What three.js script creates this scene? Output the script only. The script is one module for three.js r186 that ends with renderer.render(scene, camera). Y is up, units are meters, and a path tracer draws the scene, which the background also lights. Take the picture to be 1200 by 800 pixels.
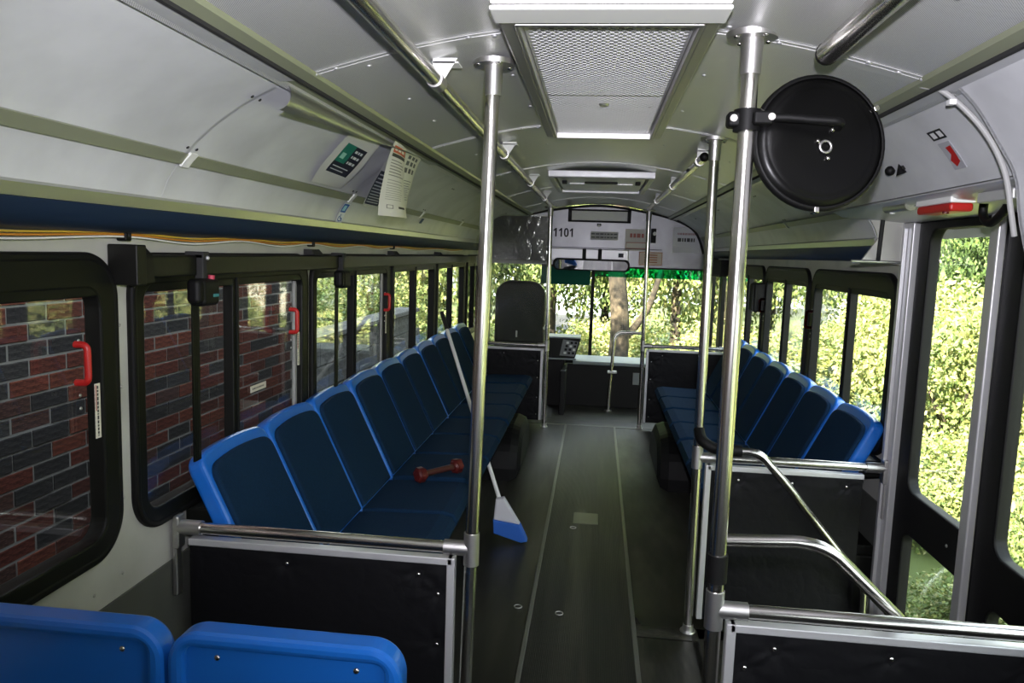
import * as THREE from 'three';
import { RoundedBoxGeometry } from 'three/addons/geometries/RoundedBoxGeometry.js';
import { TextGeometry } from 'three/addons/geometries/TextGeometry.js';
import { FontLoader } from 'three/addons/loaders/FontLoader.js';
import { mergeGeometries } from 'three/addons/utils/BufferGeometryUtils.js';

// Coordinates below are bus coordinates: x to the right, y up, z FORWARD along the bus (negated when built).
// ---------------------------------------------------------------- camera, sky, sun, exposure
const scene = new THREE.Scene();
const camera = new THREE.PerspectiveCamera(48.62, 1.5, 0.02, 200);
camera.position.set(0, 1.5, 0);
camera.up.set(-0.04561522, 0.99265987, -0.11200727);
camera.lookAt(-0.10753597, 1.5 - 0.11635186, -0.98736936);
camera.updateMatrixWorld(true);

const renderer = new THREE.WebGLRenderer({ antialias: true });
renderer.toneMapping = THREE.LinearToneMapping;
renderer.toneMappingExposure = 4.6;
renderer.shadowMap.enabled = true;
renderer.shadowMap.type = THREE.PCFSoftShadowMap;

{ // hazy summer sky
  const w = 64, h = 32, d = new Float32Array(w * h * 4);
  for (let j = 0; j < h; j++) for (let i = 0; i < w; i++) {
    const e = (j + 0.5) / h - 0.5, t = Math.min(1, Math.max(0, e * 2));
    const k = (j * w + i) * 4;
    d[k] = 1.45 - 0.55 * t; d[k + 1] = 1.52 - 0.42 * t; d[k + 2] = 1.56 - 0.2 * t; d[k + 3] = 1;
  }
  const tex = new THREE.DataTexture(d, w, h, THREE.RGBAFormat, THREE.FloatType);
  tex.mapping = THREE.EquirectangularReflectionMapping; tex.magFilter = THREE.LinearFilter; tex.needsUpdate = true;
  scene.background = tex; scene.environment = tex;
}
const sun = new THREE.DirectionalLight(0xfff0d8, 11.5);     // high, from behind and to the left, over the brick building
sun.position.set(-11, 16, 12); sun.target.position.set(0, 0, -6);
sun.castShadow = true; sun.shadow.mapSize.set(2048, 2048);
Object.assign(sun.shadow.camera, { left: -25, right: 25, top: 25, bottom: -25, near: 1, far: 70 });
scene.add(sun, sun.target);

const flash = new THREE.SpotLight(0xf6f4ff, 3.8, 0, 0.98, 0.8, 2);   // the flash on top of the camera
flash.position.set(0.02, 1.62, -0.03); flash.target.position.set(0.05, 1.93, -2);
flash.castShadow = true; flash.shadow.radius = 1;
scene.add(flash, flash.target);

// ---------------------------------------------------------------- helpers
let seed = 20240611;
const rnd = () => { seed = (seed * 1664525 + 1013904223) >>> 0; return seed / 4294967296; };
const rr = (a, b) => a + (b - a) * rnd();
const V = (x, y, z) => new THREE.Vector3(x, y, -z);
const used = {};
const numbered = (n) => { const k = used[n] = (used[n] ?? -1) + 1; return k ? n + '_' + String(k).padStart(3, '0') : n; };
function one(geos) {
  const a = Array.isArray(geos) ? geos : [geos];
  if (a.length === 1) return a[0];
  const b = a.map((g) => {
    const q = g.index ? g.toNonIndexed() : g;
    for (const k of Object.keys(q.attributes)) if (!['position', 'normal', 'uv'].includes(k)) q.deleteAttribute(k);
    return q;
  });
  return mergeGeometries(b);
}
function part(name, geos, mat, parent) {
  const m = new THREE.Mesh(one(geos), mat);
  m.name = name; m.castShadow = m.receiveShadow = true;
  parent.add(m); return m;
}
function thing(name, label, category, pos = [0, 0, 0], turn = 0, group) {
  const o = new THREE.Group(); o.name = numbered(name); scene.add(o);
  o.position.set(pos[0], pos[1], -pos[2]); o.rotation.y = turn;
  o.userData = { label, category }; if (group) o.userData.group = group;
  return o;
}
function single(name, geos, mat, label, category, group) {
  const m = part(numbered(name), geos, mat, scene); m.userData = { label, category };
  if (group) m.userData.group = group; return m;
}
function struct(name, label, category) {
  const o = new THREE.Group(); o.name = name; scene.add(o);
  o.userData = { label, category, kind: 'structure' }; return o;
}
function copyOf(o, label, pos, turn = 0) {
  const c = o.clone(); c.name = numbered(o.name.replace(/_\d{3}$/, '')); scene.add(c);
  c.position.set(pos[0], pos[1], -pos[2]); c.rotation.y = turn;
  c.userData = { ...o.userData, label }; return c;
}
const box = (x0, x1, y0, y1, z0, z1, r = 0) => {
  const w = Math.abs(x1 - x0), h = Math.abs(y1 - y0), d = Math.abs(z1 - z0);
  const g = r ? new RoundedBoxGeometry(w, h, d, 2, Math.min(r, w / 2.01, h / 2.01, d / 2.01)) : new THREE.BoxGeometry(w, h, d);
  return g.translate((x0 + x1) / 2, (y0 + y1) / 2, -(z0 + z1) / 2);
};
const cyl = (a, b, r0, r1 = r0, seg = 16) => {
  const p = V(...a), q = V(...b), d = q.clone().sub(p), g = new THREE.CylinderGeometry(r1, r0, d.length(), seg, 1);
  g.applyQuaternion(new THREE.Quaternion().setFromUnitVectors(new THREE.Vector3(0, 1, 0), d.normalize()));
  return g.translate((p.x + q.x) / 2, (p.y + q.y) / 2, (p.z + q.z) / 2);
};
function pipe(pts, r, bend = 0.08, seg = 12) {      // a bent tube through the given corners
  const P = pts.map((p) => V(...p)), out = [P[0]];
  for (let i = 1; i < P.length - 1; i++) {
    const a = P[i - 1], b = P[i], c = P[i + 1];
    const l = Math.min(bend, a.distanceTo(b) * 0.49, b.distanceTo(c) * 0.49);
    const s = b.clone().add(a.clone().sub(b).setLength(l)), e = b.clone().add(c.clone().sub(b).setLength(l));
    const q = new THREE.QuadraticBezierCurve3(s, b, e);
    for (let k = 0; k <= 6; k++) out.push(q.getPoint(k / 6));
  }
  out.push(P[P.length - 1]);
  // sample at the corners themselves
  const knots = out.filter((p, i) => !i || p.distanceTo(out[i - 1]) > 1e-5);
  return sweep(knots, r, seg);
}
function sweep(P, r, seg) {                                      // tube through points with parallel-transported frames and end caps
  const n = P.length, pos = [], uv = [], idx = [];
  const T = P.map((p, i) => P[Math.min(i + 1, n - 1)].clone().sub(P[Math.max(i - 1, 0)]).normalize());
  let N = new THREE.Vector3(0, 1, 0); if (Math.abs(T[0].y) > 0.9) N.set(1, 0, 0);
  let len = 0;
  for (let i = 0; i < n; i++) {
    N.addScaledVector(T[i], -N.dot(T[i])).normalize();
    const B = new THREE.Vector3().crossVectors(T[i], N);
    if (i) len += P[i].distanceTo(P[i - 1]);
    const rad = typeof r === 'function' ? r(i / (n - 1)) : r;
    for (let k = 0; k <= seg; k++) {
      const a = k / seg * Math.PI * 2, c = Math.cos(a) * rad, s = Math.sin(a) * rad;
      pos.push(P[i].x + N.x * c + B.x * s, P[i].y + N.y * c + B.y * s, P[i].z + N.z * c + B.z * s);
      uv.push(k / seg * rad * 6.28, len);
    }
  }
  for (let i = 0; i < n - 1; i++) for (let k = 0; k < seg; k++) {
    const a = i * (seg + 1) + k, b = a + seg + 1; idx.push(a, a + 1, b, b, a + 1, b + 1);
  }
  const g = new THREE.BufferGeometry();
  g.setAttribute('position', new THREE.Float32BufferAttribute(pos, 3)); g.setAttribute('uv', new THREE.Float32BufferAttribute(uv, 2));
  g.setIndex(idx); g.computeVertexNormals();
  const e0 = new THREE.CircleGeometry(typeof r === 'function' ? r(0) : r, seg), e1 = new THREE.CircleGeometry(typeof r === 'function' ? r(1) : r, seg);
  e0.applyQuaternion(new THREE.Quaternion().setFromUnitVectors(new THREE.Vector3(0, 0, 1), T[0].clone().negate())).translate(P[0].x, P[0].y, P[0].z);
  e1.applyQuaternion(new THREE.Quaternion().setFromUnitVectors(new THREE.Vector3(0, 0, 1), T[n - 1])).translate(P[n - 1].x, P[n - 1].y, P[n - 1].z);
  return one([g, e0, e1]);
}
const spline = (pts, n = 40) => new THREE.CatmullRomCurve3(pts.map((p) => V(...p)), false, 'centripetal').getPoints(n);
// polygon in (x, y), run along the bus from z0 to z1
function runZ(poly, z0, z1, bevel = 0) {
  const s = new THREE.Shape(poly.map(([x, y]) => new THREE.Vector2(x, y)));
  const g = new THREE.ExtrudeGeometry(s, { depth: z1 - z0 - 2 * bevel, steps: 1, bevelEnabled: bevel > 0, bevelSize: bevel, bevelThickness: bevel, bevelOffset: -bevel, bevelSegments: 2, curveSegments: 8 });
  return g.translate(0, 0, -z1 + bevel);
}
// open profile given a thickness (outwards to the left of its direction)
function sheet(prof, t, z0, z1) {
  const n = prof.length, off = prof.map((p, i) => {
    const a = prof[Math.max(0, i - 1)], b = prof[Math.min(n - 1, i + 1)], dx = b[0] - a[0], dy = b[1] - a[1], l = Math.hypot(dx, dy);
    return [p[0] - dy / l * t, p[1] + dx / l * t];
  });
  return runZ([...prof, ...off.reverse()], z0, z1);
}
// smooth-normalled curved sheet along z, with edges; t is its thickness to one side of the profile
function strip(prof, t, z0, z1) {
  const n = prof.length, pos = [], uv = [], nrm = [];
  let len = 0; const row = [];
  for (let i = 0; i < n; i++) {
    const a = prof[Math.max(0, i - 1)], b = prof[Math.min(n - 1, i + 1)], dx = b[0] - a[0], dy = b[1] - a[1], l = Math.hypot(dx, dy);
    if (i) len += Math.hypot(prof[i][0] - prof[i - 1][0], prof[i][1] - prof[i - 1][1]);
    row.push([prof[i][0], prof[i][1], -dy / l, dx / l, len]);
  }
  const sg = Math.sign(t);
  const quad = (P, N, U) => {                       // wound so that its face agrees with the given normals
    const a = new THREE.Vector3(...P[1]).sub(new THREE.Vector3(...P[0])), b = new THREE.Vector3(...P[2]).sub(new THREE.Vector3(...P[0]));
    const o = a.cross(b).dot(new THREE.Vector3(...N[0])) > 0 ? [0, 1, 2, 2, 1, 3] : [0, 2, 1, 1, 2, 3];
    for (const k of o) { pos.push(...P[k]); nrm.push(...N[k]); uv.push(...U[k]); }
  };
  const pt = (r, side, z) => [r[0] + r[2] * t * side, r[1] + r[3] * t * side, -z];
  for (let i = 0; i < n - 1; i++) {
    const r = row[i], q = row[i + 1];
    for (const side of [0, 1]) {
      const f = side ? sg : -sg, nr = [r[2] * f, r[3] * f, 0], nq = [q[2] * f, q[3] * f, 0];
      quad([pt(r, side, z0), pt(r, side, z1), pt(q, side, z0), pt(q, side, z1)], [nr, nr, nq, nq], [[r[4], z0], [r[4], z1], [q[4], z0], [q[4], z1]]);
    }
    for (const [z, d] of [[z0, 1], [z1, -1]]) { const N = [0, 0, d]; quad([pt(r, 0, z), pt(r, 1, z), pt(q, 0, z), pt(q, 1, z)], [N, N, N, N], [[r[4], 0], [r[4], t], [q[4], 0], [q[4], t]]); }
  }
  for (const [r, d] of [[row[0], -1], [row[n - 1], 1]]) { const N = [r[3] * d, -r[2] * d, 0]; quad([pt(r, 0, z0), pt(r, 0, z1), pt(r, 1, z0), pt(r, 1, z1)], [N, N, N, N], [[0, z0], [0, z1], [t, z0], [t, z1]]); }
  const g = new THREE.BufferGeometry();
  g.setAttribute('position', new THREE.Float32BufferAttribute(pos, 3)); g.setAttribute('normal', new THREE.Float32BufferAttribute(nrm, 3));
  g.setAttribute('uv', new THREE.Float32BufferAttribute(uv, 2));
  return g;
}
const rrect = (u0, v0, u1, v1, r, P = THREE.Path) => {
  const s = new P(), R = Array.isArray(r) ? r : [r, r, r, r];        // bl br tr tl
  s.moveTo(u0 + R[0], v0); s.lineTo(u1 - R[1], v0); s.absarc(u1 - R[1], v0 + R[1], R[1], -Math.PI / 2, 0);
  s.lineTo(u1, v1 - R[2]); s.absarc(u1 - R[2], v1 - R[2], R[2], 0, Math.PI / 2);
  s.lineTo(u0 + R[3], v1); s.absarc(u0 + R[3], v1 - R[3], R[3], Math.PI / 2, Math.PI);
  s.lineTo(u0, v0 + R[0]); s.absarc(u0 + R[0], v0 + R[0], R[0], Math.PI, Math.PI * 1.5);
  return s;
};
// shape drawn in (z forward, y), given thickness in x from x0
function plateX(shape, holes, x0, t, bevel = 0) {
  shape.holes = holes;
  const g = new THREE.ExtrudeGeometry(shape, { depth: t - 2 * bevel, steps: 1, bevelEnabled: bevel > 0, bevelSize: bevel, bevelThickness: bevel, bevelOffset: -bevel, bevelSegments: 2, curveSegments: 8 });
  return g.translate(0, 0, bevel).rotateY(Math.PI / 2).translate(x0, 0, 0);
}
// shape drawn in (x, y), given thickness forward from z0
function plateZ(shape, holes, z0, t, bevel = 0) {
  shape.holes = holes;
  const g = new THREE.ExtrudeGeometry(shape, { depth: t - 2 * bevel, steps: 1, bevelEnabled: bevel > 0, bevelSize: bevel, bevelThickness: bevel, bevelOffset: -bevel, bevelSegments: 2, curveSegments: 8 });
  return g.translate(0, 0, bevel - z0 - t);
}
const dome = (r, h = r * 0.5) => new THREE.SphereGeometry(r, 10, 5, 0, Math.PI * 2, 0, Math.PI / 2).scale(1, h / r, 1);
const rivetGeo = dome(0.006, 0.004), smallRivet = dome(0.0045, 0.003);
function rivet(name, geo, mat, at, dir, parent) {
  const m = new THREE.Mesh(geo, mat); m.name = name; m.castShadow = m.receiveShadow = true;
  m.position.copy(V(...at)); m.quaternion.setFromUnitVectors(new THREE.Vector3(0, 1, 0), V(...dir).normalize()); parent.add(m); return m;
}

// ---------------------------------------------------------------- textures and materials
function hash(x, y) { let h = (x * 374761393 + y * 668265263) | 0; h = Math.imul(h ^ (h >>> 13), 1274126177); return ((h ^ (h >>> 16)) >>> 0) / 4294967296; }
function vnoise(x, y, p) { const xi = Math.floor(x), yi = Math.floor(y), fx = x - xi, fy = y - yi, w = (a) => ((a % p) + p) % p;
  const s = (t) => t * t * (3 - 2 * t), a = hash(w(xi), w(yi)), b = hash(w(xi + 1), w(yi)), c = hash(w(xi), w(yi + 1)), d = hash(w(xi + 1), w(yi + 1));
  return a + (b - a) * s(fx) + (c - a) * s(fy) + (a - b - c + d) * s(fx) * s(fy); }
const fbm = (u, v, f, o = 4) => { let s = 0, a = 0.5, t = 0; for (let k = 0; k < o; k++) { s += a * vnoise(u * f, v * f, f); t += a; a *= 0.5; f *= 2; } return s / t; };
function tex(n, fn, srgb = true, rep = 1) {
  const d = new Uint8Array(n * n * 4);
  for (let j = 0; j < n; j++) for (let i = 0; i < n; i++) { const c = fn(i / n, j / n), k = (j * n + i) * 4; for (let q = 0; q < 3; q++) d[k + q] = Math.max(0, Math.min(255, c[q] * 255)); d[k + 3] = 255; }
  const t = new THREE.DataTexture(d, n, n); t.wrapS = t.wrapT = THREE.RepeatWrapping; t.magFilter = THREE.LinearFilter; t.minFilter = THREE.LinearMipmapLinearFilter; t.generateMipmaps = true;
  if (srgb) t.colorSpace = THREE.SRGBColorSpace; t.repeat.set(rep, rep); t.needsUpdate = true; return t;
}
const grey = (v) => [v, v, v];
const std = (c, rough, o = {}) => new THREE.MeshPhysicalMaterial({ color: Array.isArray(c) ? new THREE.Color().setRGB(...c) : c, roughness: rough, side: THREE.DoubleSide, ...o });
const tSpeck = tex(256, (u, v) => grey(0.86 + 0.14 * fbm(u, v, 8, 5)), true, 1);
const tScuff = tex(512, (u, v) => { const a = fbm(u, v, 6, 6), b = fbm(v, u, 24, 3); const m = 0.62 + 0.95 * (a - 0.5) + 0.5 * (b - 0.5); return [m, m * 0.99, m * 0.94]; }, true, 0.8);
const tScuffR = tex(512, (u, v) => grey(0.42 + 0.55 * (fbm(u, v, 5, 6) - 0.35)), false, 0.8);
const tFab = tex(256, (u, v) => { const w = 0.82 + 0.18 * fbm(u, v, 64, 2), s = 0.9 + 0.1 * Math.sin(u * 6.283 * 40) * Math.sin(v * 6.283 * 40); return grey(w * s); }, true, 5);
const tFabB = tex(256, (u, v) => grey(fbm(u, v, 64, 2)), false, 5);
const tPerf = tex(128, (u, v) => { const q = (x, y) => Math.hypot(x - Math.round(x), y - Math.round(y)); const d = Math.min(q(u * 8, v * 8), q(u * 8 + 0.5, v * 8 + 0.5)); return grey(d < 0.17 ? 0.55 : 1); }, true, 24);
const tRib = tex(128, (u) => grey(Math.abs(((u * 8) % 1) - 0.5) * 2 > 0.35 ? 0.9 : 0.1), false, 8);
const tWrinkle = tex(512, (u, v) => grey(fbm(u, v, 5, 3) * 0.6 + 0.4 * Math.abs(fbm(v, u, 7, 4) - 0.5) * 2), false, 1.6);
const tBrush = tex(256, (u, v) => grey(0.5 + 0.35 * (fbm(u, v, 96, 2) - 0.5)), false, 1);

const M = {
  cove: std([0.70, 0.71, 0.73], 0.38, { map: tSpeck }),
  ceil: std([0.74, 0.74, 0.73], 0.34, { map: tPerf, metalness: 0.45 }),
  ribFlat: std([0.66, 0.66, 0.65], 0.38, { metalness: 0.4 }),
  channel: std([0.30, 0.32, 0.22], 0.42, { metalness: 0.3 }),
  reflectionBlack: std([0.05, 0.05, 0.05], 0.12, { bumpMap: tWrinkle, bumpScale: 0.008 }),
  rib: std([0.50, 0.50, 0.51], 0.36, { metalness: 0.4 }),
  steel: std([0.62, 0.60, 0.57], 0.22, { metalness: 1 }),
  steelDull: std([0.52, 0.51, 0.5], 0.42, { metalness: 1 }),
  alu: std([0.52, 0.53, 0.50], 0.34, { metalness: 0.9 }),
  aluPale: std([0.62, 0.62, 0.63], 0.4, { metalness: 0.55 }),
  wall: std([0.55, 0.55, 0.50], 0.45, { map: tSpeck }),
  wallLow: std([0.10, 0.105, 0.09], 0.6, { map: tSpeck }),
  wallGrey: std([0.40, 0.40, 0.42], 0.45, { map: tSpeck }),
  rubber: std([0.004, 0.004, 0.004], 0.55, { specularIntensity: 0.4 }),
  blackPaint: std([0.003, 0.003, 0.003], 0.3, { specularIntensity: 0.3 }),
  frame: std([0.004, 0.0045, 0.0035], 0.5, { specularIntensity: 0.4 }),
  navy: std([0.008, 0.022, 0.055], 0.55),
  vinyl: std([0.006, 0.006, 0.007], 0.5, { bumpMap: tWrinkle, bumpScale: 0.003, specularIntensity: 0.3 }),
  shell: std([0.010, 0.13, 0.52], 0.28, { clearcoat: 0.3, clearcoatRoughness: 0.2 }),
  fabric: std([0.007, 0.034, 0.085], 0.92, { map: tFab, bumpMap: tFabB, bumpScale: 0.0006, specularIntensity: 0.3 }),
  floor: std([0.056, 0.053, 0.042], 1.0, { map: tScuff, roughnessMap: tScuffR }),
  mat: std([0.054, 0.050, 0.040], 0.45, { map: tScuff, bumpMap: tRib, bumpScale: 0.006 }),
  strip: std([0.13, 0.13, 0.11], 0.4, { metalness: 0.4 }),
  glass: std([0.95, 0.97, 0.95], 0.02, { transmission: 1, thickness: 0, ior: 1.3 }),
  plexi: std([0.92, 0.93, 0.90], 0.12, { transmission: 1, thickness: 0, ior: 1.5 }),
  green: std([0.05, 0.55, 0.36], 0.05, { transmission: 1, thickness: 0, ior: 1.5 }),
  visor: std([0.006, 0.085, 0.06], 0.7, { specularIntensity: 0.3 }),
  red: std([0.42, 0.012, 0.01], 0.4),
  redDark: std([0.085, 0.008, 0.007], 0.45),
  white: std([0.78, 0.78, 0.76], 0.5),
  paper: std([0.74, 0.73, 0.69], 0.75),
  yellow: std([0.62, 0.42, 0.05], 0.45),
  orange: std([0.60, 0.24, 0.03], 0.45),
  beam: std([0.006, 0.006, 0.005], 0.45, { specularIntensity: 0.5 }),
  bristle: std([0.015, 0.10, 0.42], 0.8),
  broomGrey: std([0.55, 0.55, 0.58], 0.5),
  mirror: std([0.9, 0.9, 0.9], 0.02, { metalness: 1 }),
  dash: std([0.009, 0.009, 0.0085], 0.55, { specularIntensity: 0.5 }),
  ledge: std([0.22, 0.25, 0.27], 0.5),
  device: std([0.18, 0.19, 0.20], 0.45),
  bulk: std([0.38, 0.38, 0.40], 0.34, { metalness: 0.35, map: tSpeck }),
  grille: std([0.62, 0.62, 0.62], 0.42, { metalness: 0.5 }),
  dullGrey: std([0.30, 0.30, 0.29], 0.5),
  gap: std([0.015, 0.015, 0.015], 0.8),
};
// rows of short blocks: print too small to read in the photograph
function blocks(c, x0, y0, w, h) { let x = x0, k = 0; while (x < x0 + w - 2) { const l = Math.min(x0 + w - x, h * (0.6 + 1.3 * hash(k++, Math.round(y0 + x0)))); c.fillRect(x, y0, l, h); x += l + h * 0.45; } }
function canvasMat(w, h, draw, o = {}) {
  const c = document.createElement('canvas'); c.width = w; c.height = h; const x = c.getContext('2d'); draw(x, w, h);
  const t = new THREE.CanvasTexture(c); t.colorSpace = THREE.SRGBColorSpace; t.magFilter = THREE.LinearFilter;
  return new THREE.MeshStandardMaterial({ map: t, roughness: 0.6, side: THREE.DoubleSide, ...o });
}
// ---------------------------------------------------------------- the bus shell
const W = 1.17, Z0 = -1.1, ZF = 7.55;                         // half width, rear wall, front bulkhead
const JO = [1.745, 2.965, 4.185, 5.405, 6.625];               // body joints every 1.22 m
const up = (pts) => pts.map(([x, y]) => new THREE.Vector2(x, y));
function smooth(pts, n) { return new THREE.SplineCurve(up(pts)).getPoints(n).map((p) => [p.x, p.y]); }
const ceilProf = smooth([[-0.74, 1.862], [-0.66, 1.893], [-0.42, 1.955], [-0.2, 1.99], [0, 2.0], [0.2, 1.99], [0.42, 1.955], [0.66, 1.893], [0.74, 1.862]], 32);
const coveProf = smooth([[-0.742, 1.874], [-0.83, 1.832], [-0.92, 1.772], [-0.985, 1.712], [-1.03, 1.655], [-1.055, 1.60]], 16);
const mirrorX = (p) => p.map(([x, y]) => [-x, y]).reverse();

{ // ceiling
  const s = struct('ceiling', 'grey perforated metal bus ceiling with riveted cross ribs', 'ceiling');
  const e = [Z0, 0.525, ...JO, ZF];
  for (let i = 0; i < e.length - 1; i++) part('ceiling_panel', strip(ceilProf.slice().reverse(), -0.012, e[i] + 0.001, e[i + 1] - 0.001), M.ceil, s);
  const ribP = ceilProf.filter((p) => Math.abs(p[0]) < 0.69).map(([x, y]) => [x, y - 0.002]);
  for (const z of e.slice(1, -1)) {
    const r = part('ceiling_rib', [strip(ribP, 0.001, z - 0.032, z + 0.032), strip(ribP.map(([x, y]) => [x, y - 0.0008]), 0.0008, z - 0.014, z + 0.004)], M.ribFlat, s);
    for (const x of [-0.66, -0.58, -0.5, -0.32, -0.18, 0.16, 0.34, 0.52, 0.6, 0.68]) {
      const k = ribP.reduce((a, b) => Math.abs(b[0] - x) < Math.abs(a[0] - x) ? b : a);
      rivet('rivet', rivetGeo, M.aluPale, [k[0], k[1] - 0.001, z - 0.021], [-k[0] * 0.3, -1, 0], r);
    }
  }
  // the longitudinal channel between ceiling and cove, both sides
  for (const sd of [-1, 1]) {
    part('ceiling_channel', runZ([[sd * 0.66, 1.884], [sd * 0.655, 1.893], [sd * 0.69, 1.884], [sd * 0.688, 1.872]], Z0, ZF), M.channel, s);
    const flat = [[sd * 0.69, 1.884], [sd * 0.690, 1.868], [sd * 0.738, 1.866], [sd * 0.745, 1.878]];
    part('channel_cover', runZ(flat, Z0, sd < 0 ? 1.69 : ZF), M.cove, s);
    if (sd < 0) part('channel_bed', runZ(flat.map(([x, y]) => [x, y + 0.004]), 1.69, ZF), M.channel, s);
    part('ceiling_gap', [runZ([[sd * 0.683, 1.886], [sd * 0.683, 1.867], [sd * 0.691, 1.866], [sd * 0.691, 1.886]], Z0, ZF), runZ([[sd * 0.739, 1.880], [sd * 0.739, 1.865], [sd * 0.744, 1.865], [sd * 0.744, 1.880]], Z0, ZF)], M.gap, s);
  }
  // panel screws between the ribs
  for (let z = 0.9; z < 5.4; z += 0.41) for (const x of [-0.55, 0.55, 0.24, -0.26]) {
    const k = ceilProf.reduce((a, b) => Math.abs(b[0] - x) < Math.abs(a[0] - x) ? b : a);
    rivet('screw', rivetGeo, M.aluPale, [k[0] + rr(-0.01, 0.01), k[1] - 0.003, z + rr(-0.06, 0.06)], [-k[0] * 0.3, -1, 0], s);
  }
}
{ // outer roof skin and closed ends
  const s = struct('roof', 'outer roof skin over the bus', 'roof');
  part('roof_skin', strip(smooth([[-1.225, 1.60], [-1.19, 1.74], [-1.05, 1.95], [-0.6, 2.12], [0, 2.18], [0.6, 2.12], [1.05, 1.95], [1.19, 1.74], [1.225, 1.60]], 30), 0.02, Z0 - 0.05, 8.1), M.white, s);
}
function coveSide(sd, z0, z1, joints, label) {
  const s = struct(sd < 0 ? 'trim_1' : 'trim_2', label, 'cove panel');
  const mk = (p, t, a, b) => sd < 0 ? strip(p, t, a, b) : strip(mirrorX(p), t, a, b);
  const e = [z0, ...joints, z1];
  const mat = M.cove;
  const i0 = coveProf.findIndex((p) => p[0] < -0.995);
  for (let i = 0; i < e.length - 1; i++) {
    const a = e[i] + 0.0006, b = e[i + 1] - 0.0006;
    part('cove_panel', mk(coveProf.slice(0, i0 + 1), -0.008, a, b), mat, s);
    part('cove_panel', mk(coveProf.slice(i0), -0.008, a, b), mat, s);
    // the metal card channel across the panel
    const j = coveProf.slice(i0 - 1, i0 + 1).map(([x, y]) => [x + 0.007, y - 0.006]);
    part('card_channel', mk([[-0.984, 1.712], [-0.993, 1.702], [-1.003, 1.689]].map(([x, y]) => [x + 0.006, y - 0.003]), 0.005, a + 0.004, b - 0.01), M.channel, s);
  }
  for (const z of joints) {
    part('joint_clip', mk([[-0.98, 1.716], [-0.995, 1.701], [-1.008, 1.685]].map(([x, y]) => [x + 0.009, y - 0.004]), 0.006, z - 0.012, z + 0.02), M.white, s);
    part('joint_strip', mk(coveProf.slice(1, i0), -0.004, z - 0.006, z + 0.006), mat, s);
    for (const [x, y] of [[-0.812, 1.842], [-0.972, 1.724]]) for (const dz of [-0.02, 0.02]) rivet('screw', smallRivet, M.gap, [sd * -x, y - 0.002, z + dz], [sd * -0.6, -0.8, 0], s);
  }
  // metal lip and dark blue underside back to the wall
  part('cove_lip', sd < 0 ? runZ([[-1.052, 1.604], [-1.046, 1.598], [-1.052, 1.574], [-1.062, 1.574]], z0, z1) : runZ([[1.052, 1.604], [1.046, 1.598], [1.052, 1.574], [1.062, 1.574]], z0, z1), M.alu, s);
  part('cove_underside', mk(smooth([[-1.056, 1.575], [-1.075, 1.548], [-1.105, 1.528], [-1.165, 1.52]], 8), 0.006, z0, z1), M.navy, s);
  return s;
}
coveSide(-1, Z0, ZF, [0.525, ...JO], 'pale cove panels above the windows of the brick wall side');
coveSide(1, 3.05, ZF, JO.slice(2), 'silvery cove panels above the bushes side windows ahead of the double door');

// side walls with window openings
const WB = 0.735, WT = 1.462;                                   // window rubber bottom and top
const leftWins = [[-0.68, 0.49], [0.55, 1.712], [1.779, 2.937], [2.993, 4.157], [4.213, 5.377], [5.433, 6.597], [6.72, 7.5]];
const rightWins = [[-0.68, 0.50], [0.55, 1.60], [3.075, 4.235], [4.295, 5.385], [5.435, 6.56]];
const rect = (z0, z1, y0, y1) => new THREE.Shape(up([[z0, y0], [z1, y0], [z1, y1], [z0, y1]]));
{
  const s = struct('wall_left', 'cream painted bus side wall beside the brick building', 'wall');
  part('wall_panel', plateX(rect(Z0, 8.1, 0.60, 1.70), leftWins.map(([a, b]) => rrect(a, WB, b, WT, 0.105)), -W - 0.03, 0.03), M.wall, s);
  part('lower_panel', plateX(rect(Z0, 8.1, -0.4, 0.60), [], -W - 0.03, 0.036), M.wallLow, s);
  for (const [y, z] of [[1.29, 1.745], [1.135, 1.745], [0.85, 1.745], [0.655, 1.73], [0.645, 1.62], [1.2, 2.965], [0.95, 2.965]]) rivet('screw', smallRivet, M.steelDull, [-W, y, z], [1, 0, 0], s);
  const r = struct('wall_right', 'cream painted bus side wall beside the sunlit bushes', 'wall');
  part('wall_panel', [plateX(rect(3.04, 6.66, 0.55, 1.70), rightWins.slice(2).map(([a, b]) => rrect(a, WB, b, WT, 0.105)), W, 0.03),
    plateX(rect(Z0, 1.70, 0.55, 1.66), rightWins.slice(0, 2).map(([a, b]) => rrect(a, WB, b, WT, 0.105)), W, 0.03),
    plateX(rect(1.70, 3.04, 1.655, 1.9), [], W, 0.03), plateX(rect(6.66, 8.1, 1.42, 1.9), [], W, 0.03)], M.wall, r);
  part('lower_panel', [plateX(rect(3.04, 6.66, -0.4, 0.55), [], W - 0.006, 0.036), plateX(rect(Z0, 1.70, -0.4, 0.55), [], W - 0.006, 0.036)], M.wallLow, r);
  const b = struct('wall_rear', 'grey rear bulkhead of the bus', 'wall');
  part('wall_panel', box(-1.2, 1.2, -0.4, 2.2, Z0 - 0.04, Z0), M.wallGrey, b);
}
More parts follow.
